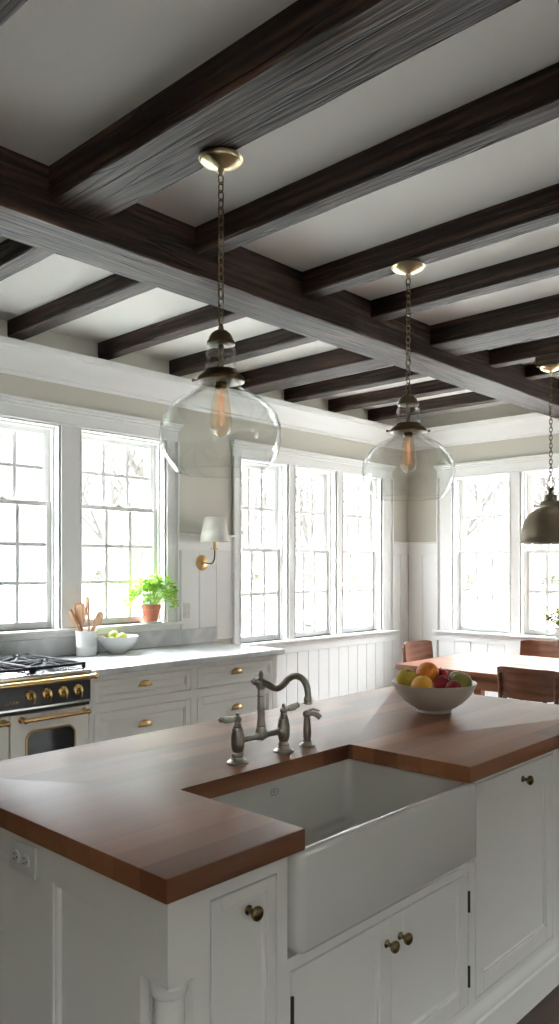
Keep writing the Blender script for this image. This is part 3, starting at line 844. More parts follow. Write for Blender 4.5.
# ------------------------------------------------------------------ faucet
def make_faucet():
    z = .915; y = 1.735; xl, xr, xc = 1.665, 1.874, 1.768
    root = thing('bridge_faucet', (xc, y, z), 'aged nickel bridge faucet with porcelain levers behind the sink', 'faucet')
    for x, s in ((xl, -1), (xr, 1)):
        M().lathe([(.033, 0), (.033, .004), (.028, .008), (.021, .012), (.0175, .020), (.0185, .024), (.0175, .028), (.014, .034), (.0175, .040), (.0205, .055), (.0205, .085), (.0165, .098), (.0175, .102), (.0165, .106), (.0135, .110), (.0155, .113), (.0125, .117), (.0105, .124), (.0090, .129)], (x, y, z), 24).build('valve_body', NICKEL, root)
        h = M(); h.ball((x, y, z+.135), .0135, (1, 1, .85), 14); h.lathe([(.006, 0), (.006, .012), (0, .015)], (x, y, z+.142), 10)
        h.tube([(x+s*.006, y, z+.135), (x+s*.022, y, z+.136)], [.0065, .0075], 10)
        hd = h.build('handle', NICKEL, root)
        l = M(); l.tube([(x+s*.020, y, z+.136), (x+s*.030, y, z+.137), (x+s*.050, y, z+.139), (x+s*.064, y, z+.142)], [.0075, .0105, .0115, .0085], 12)
        l.build('porcelain_lever', PORC, hd)
        t = M(); t.tube([(x+s*.063, y, z+.142), (x+s*.070, y, z+.1425), (x+s*.077, y, z+.143)], [.0088, .0095, .004], 12); t.build('lever_tip', NICKEL, hd)
    b = M(); zb = z+.068
    b.tube([(xl+.012, y, zb), (xc-.03, y, zb), (xc-.022, y, zb), (xc, y, zb), (xc+.022, y, zb), (xc+.03, y, zb), (xr-.012, y, zb)], [.0095, .0095, .012, .0145, .012, .0095, .0095], 16)
    b.ball((xl+.02, y, zb), .0125, (.6, 1, 1), 12); b.ball((xr-.02, y, zb), .0125, (.6, 1, 1), 12)
    b.build('bridge', NICKEL, root)
    c = M().lathe([(.010, -.014), (.0165, -.006), (.0185, .004), (.017, .022), (.0135, .030), (.0155, .034), (.0135, .038), (.0118, .06), (.0118, .085), (.0135, .088), (.0118, .092), (.0112, .125), (.0135, .128), (.0112, .132), (.0112, .148), (.0145, .152), (.0175, .160), (.0175, .174), (.013, .180), (.008, .183), (.0065, .186), (.0095, .191), (.008, .198), (.0035, .205), (0, .207)], (xc, y, zb), 24)
    c.build('column', NICKEL, root)
    zh = zb+.169
    s = M(); pts = []; ctl = [(-.012, 0), (-.032, -.004), (-.052, -.010), (-.074, -.010), (-.098, .004), (-.121, .024), (-.146, .034), (-.172, .030), (-.190, .013), (-.197, -.010), (-.198, -.028)]
    # smooth catmull
    def cat(p, n=4):
        o = []
        for i in range(len(p)-1):
            p0 = p[max(i-1, 0)]; p1 = p[i]; p2 = p[i+1]; p3 = p[min(i+2, len(p)-1)]
            for k in range(n):
                t = k/n
                o.append(tuple(.5*((2*p1[j]) + (-p0[j]+p2[j])*t + (2*p0[j]-5*p1[j]+4*p2[j]-p3[j])*t*t + (-p0[j]+3*p1[j]-3*p2[j]+p3[j])*t**3) for j in range(len(p1))))
        o.append(p[-1]); return o
    cc = cat(ctl); s.tube([(xc, y+a, zh+b_) for a, b_ in cc], [.0115 - .002*(i/len(cc)) for i in range(len(cc))], 16)
    s.lathe([(.0105, 0), (.0135, .002), (.0135, .007), (.012, .010), (.0135, .013), (.0115, .022), (.0105, .024)], (xc, y-.198, zh-.046), 20)
    s.build('spout', NICKEL, root)
    k = M(); k.tube([(xc, y+.014, zh), (xc, y+.026, zh), (xc, y+.030, zh), (xc, y+.040, zh)], [.010, .008, .011, .007], 12); k.tube([(xc-.015, y, zh+.002), (xc-.026, y, zh+.002), (xc-.034, y, zh+.002)], [.009, .010, .006], 12)
    k.build('hub_cap', NICKEL, root)
    # side sprayer
    x = 1.990
    r2 = thing('side_sprayer', (x, y, z), 'small aged nickel side sprayer right of the faucet', 'sprayer')
    M().lathe([(.027, 0), (.027, .003), (.020, .008), (.014, .012), (.0135, .018), (.0165, .022)], (x, y, z), 20).build('escutcheon', NICKEL, r2)
    M().lathe([(.012, .022), (.0135, .030), (.0145, .05), (.0125, .078), (.011, .090), (.013, .094), (.0115, .098)], (x, y, z), 20).build('spray_grip', NICKEL, r2)
    h = M(); h.ball((x, y, z+.108), .0155, (1, 1, .9), 14); h.tube([(x+.004, y-.006, z+.110), (x+.020, y-.022, z+.106), (x+.028, y-.036, z+.094)], [.008, .009, .0095], 12); h.tube([(x-.004, y+.002, z+.115), (x+.012, y-.016, z+.124), (x+.026, y-.034, z+.118)], [.004, .004, .003], 8)
    h.build('spray_head', NICKEL, r2)
make_faucet()

# outlet on the island end
def island_outlet():
    root = thing('island_outlet', (IX0, 1.776, .80), 'white double outlet plate on the left end of the island', 'outlet')
    x = IX0
    M().box(x-.007, x, 1.715, 1.838, .762, .838, bev=.003, seg=2).build('cover_plate', PLASTIC, root)
    for yc in (1.752, 1.800):
        rc = M().lathe([(.0165, 0), (.0165, .003), (.015, .004), (0, .004)], (0, 0, 0), 20, Matrix.Translation((x-.007, yc, .80)) @ Matrix.Rotation(R(-90), 4, 'Y')).build('receptacle', PLASTIC, root)
        for dy, dz, w, h in ((.004, .0065, .004, .0012), (.004, -.0065, .004, .0012), (-.008, 0, .002, .002)):
            M().box(x-.0118, x-.0105, yc+dy-w, yc+dy+w, .80+dz-h, .80+dz+h).build('slot', PLASTICD, rc)
island_outlet()

# ------------------------------------------------------------------ pendants
def chain(m, x, y, z0, z1, w=.0112, L=.036, r=.0026):
    n = max(2, round((z1-z0)/(L-.0075))); st = (z1-z0)/n
    for i in range(n):
        zc = z0 + st*(i+.5); pts = []; hl = (st+.0072)/2 - w
        for k in range(12):
            t = 2*PI*k/12; u = w*math.cos(t); v = w*math.sin(t) + (hl if math.sin(t) >= 0 else -hl)
            pts.append((x+u, y, zc+v) if i % 2 else (x, y+u, zc+v))
        # turn the flat links towards a diagonal so both read from the room
        m.tube(pts, r, 6, closed=True)
def canopy(m, x, y, z, r):
    m.lathe([(r*.98, 0), (r, -.004), (r*.93, -.008), (r*.90, -.014), (r*.78, -.020), (r*.50, -.030), (r*.22, -.036), (.012, -.038), (.010, -.050), (.006, -.054), (.006, -.066), (0, -.068)], (x, y, z), 36)
def glass_pendant(x, y, zceil, zrim, label):
    root = thing('glass_pendant', (x, y, zceil), label, 'pendant lamp', 'clear glass pendants over the island')
    m = M(); canopy(m, x, y, zceil, .078); m.build('canopy', CANOPYM, root)
    ztop = zrim + .532
    m = M(); chain(m, x, y, ztop+.004, zceil-.060); m.build('chain', DARKBRASS, root)
    m = M().lathe([(0, .532), (.007, .530), (.009, .520), (.011, .511), (.022, .506), (.034, .496), (.041, .484), (.044, .474), (.048, .470), (.050, .463), (.050, .458), (.044, .456)], (x, y, zrim), 32)
    m.tube([(x, y, zrim+.46), (x, y, zrim+.37)], .010, 12)
    m.build('top_cap', DARKBRASS, root)
    m = M().lathe([(.044, .456), (.046, .448), (.052, .438), (.0545, .425), (.050, .412), (.0485, .402), (.0545, .388), (.055, .374), (.050, .362), (.047, .356)], (x, y, zrim), 40, close=False)
    g = m.build('neck_glass', GLASSP, root); g.modifiers.new('thick', 'SOLIDIFY').thickness = .005
    m = M().lathe([(.046, .368), (.056, .366), (.060, .358), (.074, .346), (.082, .338), (.084, .330), (.083, .324), (.076, .322), (0.02, .322)], (x, y, zrim), 40)
    co = m.build('collar', DARKBRASS, root)
    for a in (R(-47), R(133), R(43)):
        s = M(); ux, uy = math.cos(a), math.sin(a)
        s.tube([(x+ux*.080, y+uy*.080, zrim+.331), (x+ux*.092, y+uy*.092, zrim+.331), (x+ux*.094, y+uy*.094, zrim+.331), (x+ux*.102, y+uy*.102, zrim+.331)], [.003, .003, .006, .005], 8)
        s.build('thumb_screw', DARKBRASS, co)
    prof = [(.070, .330), (.071, .312), (.074, .303), (.084, .296), (.110, .283), (.145, .262), (.176, .236), (.199, .204), (.212, .168), (.2155, .130), (.211, .095), (.200, .062), (.183, .034), (.165, .012), (.156, .002), (.153, 0), (.150, .001)]
    m = M().lathe(prof, (x, y, zrim), 64, close=False)
    g = m.build('glass_globe', GLASSP, root, smooth=60); g.modifiers.new('thick', 'SOLIDIFY').thickness = .003
    m = M().lathe([(.020, .322), (.022, .318), (.022, .308), (.019, .305), (.019, .302), (0, .301)], (x, y, zrim), 24); m.build('socket', DARKBRASS, root)
    m = M().lathe([(.019, .309), (.022, .300), (.0245, .286), (.030, .244), (.037, .200), (.040, .176), (.037, .158), (.027, .141), (.012, .131), (.004, .127), (0, .122)], (x, y, zrim), 28, close=False)
    bl = m.build('bulb', AMBER, root, smooth=60)
    f = M()
    for k in range(8):
        a = k*PI/4; b = a + PI/8
        f.tube([(x+.007*math.cos(a), y+.007*math.sin(a), zrim+.275), (x+.015*math.cos(a), y+.015*math.sin(a), zrim+.165), (x+.007*math.cos(b), y+.007*math.sin(b), zrim+.275)], .0005, 5)
    f.tube([(x, y, zrim+.303), (x, y, zrim+.17)], .0022, 8)
    f.build('filament', FIL, bl)
    return root
glass_pendant(1.892, 2.057, 2.978, 1.855, 'clear glass globe pendant nearest the viewer, hung from the broad joist').scale = (1.015, 1.015, 1)
glass_pendant(3.235, 2.16, 2.998, 1.858, 'clear glass globe pendant farther back, right of the nearest one').scale = (1.06, 1.06, 1)

def dome_pendant():
    x, y, zr, zc = 5.32, 2.36, 1.69, 2.93
    root = thing('dome_pendant', (x, y, zc), 'pewter metal dome pendant over the dining table', 'pendant lamp')
    m = M(); m.box(x-.08, x+.08, y-.08, y+.08, zc+.002, 3.004, bev=.004); m.build('mounting_block', BEAMY, root)
    m = M(); canopy(m, x, y, zc+.002, .075); m.build('canopy', CANOPYM, root)
    m = M(); chain(m, x, y, zr+.445, zc-.058, w=.011, L=.036, r=.0026); m.build('chain', DARKBRASS, root)
    h = M(); h.tube([(x+.028*math.cos(t*PI/10)*.73, y-.028*math.cos(t*PI/10)*.68, zr+.418+.028*math.sin(t*PI/10)) for t in range(20)], .003, 8, closed=True); h.build('hanging_ring', DARKBRASS, root)
    m = M().lathe([(0, .392), (.022, .390), (.027, .376), (.020, .366), (.020, .345), (.038, .338), (.045, .322), (.045, .300), (.068, .290), (.075, .268), (.073, .250), (.080, .244)], (x, y, zr), 32)
    m.tube([(x-.024, y, zr+.345), (x-.026, y, zr+.39), (x-.012, y, zr+.402), (x+.012, y, zr+.402), (x+.026, y, zr+.39), (x+.024, y, zr+.345)], .004, 8)
    m.build('socket_cover', PEWTER, root)
    k = M(); k.tube([(x-.05, y+.047, zr+.26), (x-.085, y+.08, zr+.26)], .004, 8); k.ball((x-.088, y+.082, zr+.26), .009, seg=10); k.build('switch_knob', BRASS, root)
    m = M().lathe([(.074, .250), (.095, .243), (.130, .222), (.160, .192), (.183, .150), (.196, .100), (.202, .050), (.204, .010), (.209, .004), (.209, 0), (.203, 0)], (x, y, zr), 48, close=False)
    d = m.build('dome_shade', PEWTER, root, smooth=60); d.modifiers.new('thick', 'SOLIDIFY').thickness = .003
dome_pendant()

# ------------------------------------------------------------------ sconce
def sconce():
    x, z = 4.15, 1.557
    yw = WY-.012
    root = thing('wall_sconce', (x, yw, z), 'brass wall sconce with a cream tapered shade beside the tall windows', 'wall lamp')
    mt = Matrix.Translation((x, yw, z)) @ Matrix.Rotation(R(90), 4, 'X')
    M().lathe([(.062, 0), (.062, .006), (.055, .012), (.020, .018), (.018, .026), (0, .030)], (0, 0, 0), 32, mt).build('wall_plate', BRASS, root)
    ye = 4.585
    M().tube([(x, yw-.02, z), (x, yw-.07, z-.004), (x, ye+.045, z-.008), (x, ye+.02, z+.002), (x, ye+.004, z+.028), (x, ye, z+.06), (x, ye, z+.125)], .006, 12).build('arm', DARKBRASS, root)
    M().lathe([(.006, 0), (.032, .002), (.034, .005), (.030, .007), (.014, .008), (.013, .012), (.013, .062), (0, .062)], (x, ye, z+.105), 24).build('candle_cup', BRASS, root)
    m = M().lathe([(.120, .165), (.082, .362)], (x, ye, z), 40, close=False)
    s = m.build('lamp_shade', SHADE, root, smooth=60); s.modifiers.new('thick', 'SOLIDIFY').thickness = .002
sconce()

# ------------------------------------------------------------------ things on the counter
crx, cry, cz = 2.995, 4.615, .9155
m = M().lathe([(.062, 0), (.068, .003), (.070, .012), (.070, .06), (.0712, .062), (.070, .065), (.070, .160), (.0725, .166), (.0715, .170), (.066, .170), (.064, .160), (.063, .012), (0, .010)], (crx, cry, cz), 40)
tag(m.build('utensil_crock', CROCKM, origin=(crx, cry, cz)), 'white stoneware crock holding wooden utensils on the counter', 'crock')
def utensil(name, kind, a, lean, label, twist=0):
    """built upright then leaned in the crock"""
    m = M(); L = .26
    if kind == 'spoon':
        m.tube([(0, 0, 0), (0, 0, L*.62)], [.006, .006], 8)
        m.ball((0, 0, L*.62+.038), .034, (.85, .28, 1.3), 16)
    elif kind == 'paddle':
        m.prism([(-.007, 0), (.007, 0), (.008, .15), (.030, .185), (.033, .235), (.026, .262), (-.026, .262), (-.033, .235), (-.030, .185), (-.008, .15)], 'y', -.004, .004)
    elif kind == 'spatula':
        m.prism([(-.008, 0), (.008, 0), (.009, .19), (.022, .205), (.024, .29), (.019, .30), (-.019, .30), (-.024, .29), (-.022, .205), (-.009, .19)], 'y', -.004, .004)
        m.box(-.004, .004, -.0052, .0052, .225, .28, bev=.001)
    else:
        m.tube([(0, 0, 0), (0, 0, L*.6), (0, 0, L*.78), (0, 0, L*.98)], [.0055, .007, .014, .009], 8)
    o = m.build(name, SPOONW, origin=(0, 0, 0))
    o.scale = (1.3, 1.3, 1.3)
    o.rotation_euler = (Matrix.Rotation(R(a), 4, 'Z') @ Matrix.Rotation(R(lean), 4, 'Y') @ Matrix.Rotation(R(twist), 4, 'Z')).to_euler()
    o.location = (crx - .028*math.cos(R(a)), cry - .028*math.sin(R(a)), cz+.014)
    tag(o, label, 'kitchen utensil', 'wooden utensils in the crock')
# screen right is (+x,-y) direction: angle -47 deg; screen left: 133 deg
utensil('wooden_spatula', 'spatula', 120, 3, 'tallest wooden slotted spatula, standing upright at the middle of the crock', -47)
utensil('wooden_paddle', 'paddle', -65, -3.5, 'flat wooden paddle in front of the tall spatula in the crock', 0)
utensil('wooden_stirrer', 'stick', 133, 25, 'thin wooden stirrer leaning far left in the crock')
utensil('wooden_spoon', 'spoon', -47, 23, 'round-headed wooden spoon leaning right in the crock', 80)
utensil('wooden_scoop', 'spoon', -30, 25, 'wooden spoon behind the round-headed one, leaning furthest right', 40)

def fruit(c, r, mat, kind, name, label, group, sc=1.0, rot=(0, 0, 0)):
    m = M()
    if kind == 'orange': prof = [(0, -1), (.35, -.95), (.72, -.70), (.95, -.32), (1, 0), (.94, .36), (.70, .72), (.36, .93), (.10, .97), (0, .95)]
    elif kind == 'apple': prof = [(0, -.80), (.20, -.90), (.45, -.88), (.74, -.62), (.95, -.18), (1.0, .15), (.93, .52), (.66, .82), (.34, .88), (.12, .78), (0, .66)]
    else: prof = [(0, -1), (.30, -.97), (.72, -.78), (.97, -.35), (.95, .10), (.74, .55), (.50, .95), (.36, 1.2), (.20, 1.34), (0, 1.36)]
    m.lathe([(a*r, b*r) for a, b in prof], (0, 0, 0), 24, close=False)
    bmesh.ops.remove_doubles(m.bm, verts=m.bm.verts, dist=1e-5)
    o = m.build(name, mat, origin=(0, 0, 0), smooth=80)
    o.location = c; o.rotation_euler = tuple(R(a) for a in rot)
    tag(o, label, 'fruit', group)
    z = {'orange': .95, 'apple': .66, 'pear': 1.34}[kind]*r
    if kind == 'orange':
        s = M().lathe([(.004, 0), (.003, .0015), (0, .002)], (0, 0, z-.0012), 8)
    else:
        s = M().tube([(0, 0, z-.002), (.001, 0, z+.008), (.004, 0, z+.018)], .0014, 6)
    s.bm.transform(Matrix.Identity(4))
    so = s.build('stem', STEM, None, origin=(0, 0, 0)); so.parent = o
    return o
# white bowl behind
bx, by = 3.225, 4.575
m = M().lathe([(.052, 0), (.054, .006), (.062, .012), (.098, .040), (.128, .078), (.144, .116), (.147, .122), (.143, .122), (.124, .080), (.094, .044), (.058, .020), (0, .017)], (bx, by, .9155), 48)
tag(m.build('serving_bowl', CROCKM, origin=(bx, by, .9155), smooth=50), 'white bowl of pears behind the crock on the counter', 'bowl')
g = 'fruit and nuts in the white counter bowl'
fruit((bx+.010, by-.035, 1.020), .040, PEARP, 'apple', 'green_pear', 'yellow-green pear at the front of the white counter bowl', g, rot=(70, 10, 40))
fruit((bx+.000, by+.045, 1.030), .040, PEARP, 'apple', 'green_pear', 'green pear at the back of the white counter bowl', g, rot=(-50, 10, 10))
fruit((bx+.078, by-.045, 1.010), .028, PEARP, 'apple', 'lime', 'small lime at the right side of the white counter bowl', g, rot=(20, 60, 0))
for i, (dx, dy, l) in enumerate(((-.085, .030, 'walnut at the back left of the white counter bowl'), (-.075, -.040, 'walnut at the front left of the white counter bowl'), (-.040, .095, 'walnut at the far rim of the white counter bowl'))):
    m = M(); m.ball((0, 0, 0), .020, (1.15, 1, .95), 14); m.tube([(.0232*math.cos(t*PI/10), 0, .0192*math.sin(t*PI/10)) for t in range(20)], .0016, 5, closed=True)
    o = m.build('walnut', NUT, origin=(0, 0, 0)); o.location = (bx+dx, by+dy, 1.016); o.rotation_euler = (i, .4*i, i*2); tag(o, l, 'nut', g)

# potted herb on the sill
def herb():
    x, y, z = 3.645, 4.748, 1.1
    m = M().lathe([(.062, 0), (.078, .002), (.084, .014), (.081, .014), (.075, .006), (0, .005)], (x, y, z), 36)
    tag(m.build('pot_saucer', CROCKM, origin=(x, y, z)), 'white saucer under the terracotta pot', 'saucer')
    z += .0065
    root = thing('potted_herb', (x, y, z), 'bright green leafy herb in a terracotta pot on the window sill', 'plant')
    M().lathe([(.049, 0), (.051, .002), (.068, .098), (.076, .100), (.078, .130), (.075, .132), (.070, .130), (.068, .112), (0, .110)], (x, y, z), 36).build('terracotta_pot', TERRA, root)
    M().lathe([(.0675, .104), (.0675, .116), (.03, .120), (0, .121)], (x, y, z), 24).build('soil', SOIL, root)
    rnd = random.Random(3); st = M(); lf = M()
    def leaf(c, d, s):
        d = d.normalized(); a = d.cross(Vector((0, 0, 1)))
        if a.length < .1: a = d.cross(Vector((1, 0, 0)))
        a.normalize(); n = a.cross(d)
        for ang in (-50, 0, 50):
            q = Matrix.Rotation(R(ang), 3, n); dd = q @ d; aa = q @ a
            L = s*(1.0 if ang == 0 else .82); w = L*.34
            k = n*(-.18*L)
            pts = [c, c+dd*L*.35+aa*w, c+dd*L*.62+aa*w*1.15+k*.4, c+dd*L*.78+aa*w*.55+k*.5, c+dd*L+k, c+dd*L*.78-aa*w*.55+k*.5, c+dd*L*.62-aa*w*1.15+k*.4, c+dd*L*.35-aa*w]
            lf.poly(pts)
    for i in range(105):
        a = rnd.uniform(0, 2*PI); r = rnd.random()**.55
        sp = .215*r; hx = x + math.cos(a)*sp; hy = y + math.sin(a)*sp*.72
        hz = z + .118 + (.050 + .135*(1-r*r) + rnd.uniform(-.04, .055))
        # keep out of the glass behind
        hy = min(hy, 4.815)
        if hx > 3.75: hy = min(hy, 4.69)
        b = Vector((x+math.cos(a)*.04*r, y+math.sin(a)*.04*r, z+.112)); e = Vector((hx, hy, hz)); mid = (b+e)/2 + Vector((0, 0, .035))
        st.tube([b, (b+mid)/2+Vector((0, 0, .008)), mid, e], [.0016, .0014, .0012, .0008], 4)
        for k in range(9):
            t = e + Vector((rnd.gauss(0, .017), rnd.gauss(0, .015), rnd.gauss(0, .017)))
            t.y = min(t.y, 4.818)
            if t.x > 3.755: t.y = min(t.y, 4.695)
            dv = Vector((rnd.gauss(0, 1), rnd.gauss(0, 1)-.3, rnd.gauss(.35, .7)))
            if t.y > 4.80: dv.y = -abs(dv.y)
            leaf(t, dv, rnd.uniform(.018, .030))
    st.build('stems', HSTEM, root); lf.build('foliage', LEAF, root, smooth=0)
herb()

# ------------------------------------------------------------------ fruit bowl on the island
def fruit_bowl():
    x, y, z = 2.833, 1.763, .915
    m = M().lathe([(.070, 0), (.072, .004), (.070, .010), (.078, .014), (.120, .040), (.152, .074), (.172, .112), (.176, .119), (.175, .123), (.169, .121), (.148, .078), (.116, .046), (.074, .022), (0, .018)], (x, y, z), 56)
    tag(m.build('fruit_bowl', BOWLM, origin=(x, y, z), smooth=50), 'cream bowl heaped with fruit on the wooden island top', 'bowl')
    g = 'fruit in the cream island bowl'
    # r = screen right unit, d = away from viewer
    rx, ry = .683, -.730; dx, dy = .730, .683
    def at(r, d, h): return (x + r*rx + d*dx, y + r*ry + d*dy, z + h)
    fruit(at(-.112, .012, .130), .045, YELLOWG, 'apple', 'yellow_apple', 'yellow-green apple at the left edge of the cream bowl', g, rot=(15, -12, 0))
    fruit(at(-.062, -.070, .112), .046, APRICOT, 'orange', 'golden_orange', 'golden orange at the front of the cream bowl', g, rot=(-60, 20, 0))
    fruit(at(-.022, .028, .155), .049, ORANGE, 'orange', 'orange', 'big bright orange on top of the heap', g, rot=(20, 30, 0))
    fruit(at(.028, -.035, .118), .035, REDP, 'apple', 'red_apple', 'red apple in the middle, beside the big orange', g, rot=(30, 30, 0))
    fruit(at(.058, -.098, .110), .032, REDP, 'apple', 'red_plum', 'small red fruit at the front rim of the cream bowl', g, rot=(80, 10, 0))
    fruit(at(.112, .064, .124), .036, GREENP, 'apple', 'green_apple', 'green apple at the back right of the cream bowl', g, rot=(10, 10, 0))
    fruit(at(.106, -.035, .118), .046, GREENP, 'apple', 'green_apple', 'larger green apple at the right rim of the cream bowl', g, rot=(-25, 25, 0))
    for r_, d_, mt_, kd, nm, lb in ((-.05, .10, APRICOT, 'orange', 'golden_orange', 'golden orange hidden at the back of the cream bowl'),):
        pass
    fruit(at(.045, .058, .140), .029, REDP, 'apple', 'red_apple', 'dark red apple behind, between the orange and the green apple', g, rot=(-20, 10, 0))
fruit_bowl()

# ------------------------------------------------------------------ dining set
def dining_table():
    x0, x1, y0, y1, zt = 5.10, 6.36, 1.35, 3.53, .76
    root = thing('dining_table', ((x0+x1)/2, (y0+y1)/2, 0), 'reddish brown wooden dining table with plank top', 'table')
    m = M(); n = 2; w = (x1-x0)/n
    for i in range(n): m.box(x0+i*w+.0012, x0+(i+1)*w-.0012, y0, y1, zt-.035, zt, bev=.004)
    m.build('tabletop', TABLEW, root)
    m = M(); a = .05
    m.box(x0+a, x0+a+.025, y0+a, y1-a, zt-.135, zt-.036); m.box(x1-a-.025, x1-a, y0+a, y1-a, zt-.135, zt-.036)
    m.box(x0+a, x1-a, y0+a, y0+a+.025, zt-.135, zt-.036); m.box(x0+a, x1-a, y1-a-.025, y1-a, zt-.135, zt-.036)
    m.build('apron', TABLEW, root)
    for x in (x0+.095, x1-.095):
        for y in (y0+.095, y1-.095):
            M().prism([(x-.035, y-.035), (x+.035, y-.035), (x+.035, y+.035), (x-.035, y+.035)], 'z', 0, zt-.04).build('leg', TABLEW, root)
dining_table()

def make_chair(label):
    root = thing('dining_chair', (0, 0, 0), label, 'chair', 'dining chairs around the table')
    # faces +y, back at y = -.20
    m = M(); P = []
    for k in range(32):
        t = 2*PI*k/32; c, s = math.cos(t), math.sin(t)
        P.append((.22*(abs(c)**.5)*(1 if c >= 0 else -1), .21*(abs(s)**.5)*(1 if s >= 0 else -1)))
    m.prism(P, 'z', .435, .455); m.build('seat', CHAIRW, root)
    # curved back: centre nearest the sitter's back, ends wrap forward
    m = M(); n = 16; rad = .52; H = .205; T = .012; rows = []
    for i in range(n+1):
        u = -1 + 2*i/n; a = u*R(25); px = rad*math.sin(a); py = -.245 + rad*(1-math.cos(a))
        nx, ny = -math.sin(a), math.cos(a)
        e = abs(u)**6; z0 = .655+.035*e + .0; z1 = .865-.012*e
        tl = -.018
        rows.append([m.bm.verts.new((px, py, z0)), m.bm.verts.new((px, py+tl, z1)), m.bm.verts.new((px+nx*T, py+ny*T+tl, z1)), m.bm.verts.new((px+nx*T, py+ny*T, z0))])
    for a, b in zip(rows, rows[1:]):
        for k in range(4): m.bm.faces.new((a[k], a[(k+1) % 4], b[(k+1) % 4], b[k]))
    m.bm.faces.new(rows[0]); m.bm.faces.new(rows[-1])
    bmesh.ops.bevel(m.bm, geom=[e for e in m.bm.edges if abs((e.verts[0].co-e.verts[1].co).z) > .1 and min(abs(v.co.x) for v in e.verts) > .2], offset=.0, segments=1, affect='EDGES') if False else None
    m.build('backrest', CHAIRW, root)
    for s in (-1, 1):
        m = M().tube([(s*.19, .17, 0), (s*.185, .165, .25), (s*.18, .16, .434)], [.013, .017, .019], 12); m.build('leg', CHAIRW, root)
        m = M().tube([(s*.20, -.215, 0), (s*.197, -.19, .25), (s*.195, -.185, .45), (s*.193, -.218, .66), (s*.192, -.234, .82)], [.012, .016, .018, .015, .011], 12); m.build('leg', CHAIRW, root)
    m = M(); m.box(-.17, .17, .145, .165, .39, .434, bev=.003); m.box(-.18, .18, -.19, -.17, .39, .434, bev=.003)
    for s in (-1, 1): m.box(s*.175-.01, s*.175+.01, -.17, .145, .39, .434, bev=.003)
    m.build('seat_rail', CHAIRW, root)
    return root
ch = make_chair('brown wooden chair seen from behind on the near side of the dining table')
ch.location = (5.03, 2.29, 0); ch.rotation_euler = (0, 0, R(-90))
for loc, rz, lb in (((5.89, 3.62, 0), 180, 'brown wooden chair at the far end of the dining table by the tall windows'), ((6.47, 3.03, 0), 90, 'brown wooden chair on the far side of the dining table below the dining windows')):
    c = copy_tree(ch); c.location = loc; c.rotation_euler = (0, 0, R(rz)); c['label'] = lb

# yellow-green plant at the dining window
def sill_plant():
    x, y, z = 7.045, 3.03, .87
    root = thing('sill_plant', (x, y, z), 'bushy yellow-green plant on the dining window sill at the right edge', 'plant')
    M().lathe([(.040, 0), (.042, .003), (.052, .08), (.056, .082), (.057, .095), (.050, .095), (.048, .085), (0, .083)], (x, y, z), 28).build('plant_pot', CROCKM, root)
    rnd = random.Random(11); lf = M(); st = M()
    for i in range(110):
        a = rnd.uniform(0, 2*PI); r = rnd.random()**.5
        e = Vector((x - .02 + math.cos(a)*.105*r, y + math.sin(a)*.16*r, z + .09 + .05 + .17*(1-r*.7)*rnd.uniform(.4, 1.1)))
        if e.x > 7.15: e.x = 7.15
        b = Vector((x, y, z+.085)); st.tube([b, (b+e)/2+Vector((0, 0, .02)), e], [.002, .0016, .001], 4)
        for k in range(10):
            c = e + Vector((rnd.gauss(0, .016), rnd.gauss(0, .018), rnd.gauss(0, .018))); c.x = min(c.x, 7.155)
            d = Vector((rnd.gauss(-.4, .7), rnd.gauss(0, 1), rnd.gauss(.3, .7))).normalized()
            s = d.cross(Vector((0, 0, 1))).normalized(); L = rnd.uniform(.018, .032)
            if c.x > 7.13: d.x = -abs(d.x)
            lf.poly([c, c+d*L*.5+s*L*.28, c+d*L, c+d*L*.5-s*L*.28])
    st.build('stems', HSTEM, root); lf.build('foliage', LEAFY, root, smooth=0)
sill_plant()

# ------------------------------------------------------------------ outdoors
m = M(); m.box(-60, 90, -60, 90, -.75, -.6)
tag(m.build('ground', GRASS, smooth=0), 'pale winter lawn outside the windows', 'ground', kind='structure')
def bare_tree(x, y, h, seed, label):
    rnd = random.Random(seed); m = M(); tw = M()
    def branch(p, d, L, r, lev):
        n = 4; pts = [p]; q = p.copy(); dd = d.copy()
        for i in range(n):
            dd = (dd + Vector((rnd.gauss(0, .10), rnd.gauss(0, .10), rnd.gauss(.03, .05)))).normalized(); q = q + dd*(L/n); pts.append(q.copy())
        (m if lev < 2 else tw).tube(pts, [r*(1-.5*i/n) for i in range(n+1)], 6 if lev < 2 else 4)
        if lev < 4:
            k = 6 if lev == 0 else 3
            for i in range(k):
                t = rnd.uniform(.35, 1.0) if lev == 0 else rnd.uniform(.3, 1.0)
                b = pts[0].lerp(pts[-1], t) if lev else pts[min(n, int(t*n))].copy()
                b = pts[min(n, max(1, round(t*n)))].copy()
                a = rnd.uniform(0, 2*PI); tilt = rnd.uniform(.35, .8)
                nd = (dd + Vector((math.cos(a), math.sin(a), .15))*tilt*1.4).normalized()
                branch(b, nd, L*rnd.uniform(.5, .7), r*.48, lev+1)
    z = -.6
    branch(Vector((x, y, z)), Vector((0, 0, 1)), h*.5, h*.020, 0)
    root = thing('bare_tree', (x, y, z), label, 'tree', 'bare trees outside the windows')
    m.build('trunk', BARK, root, smooth=0); tw.build('twigs', BARK, root, smooth=0)
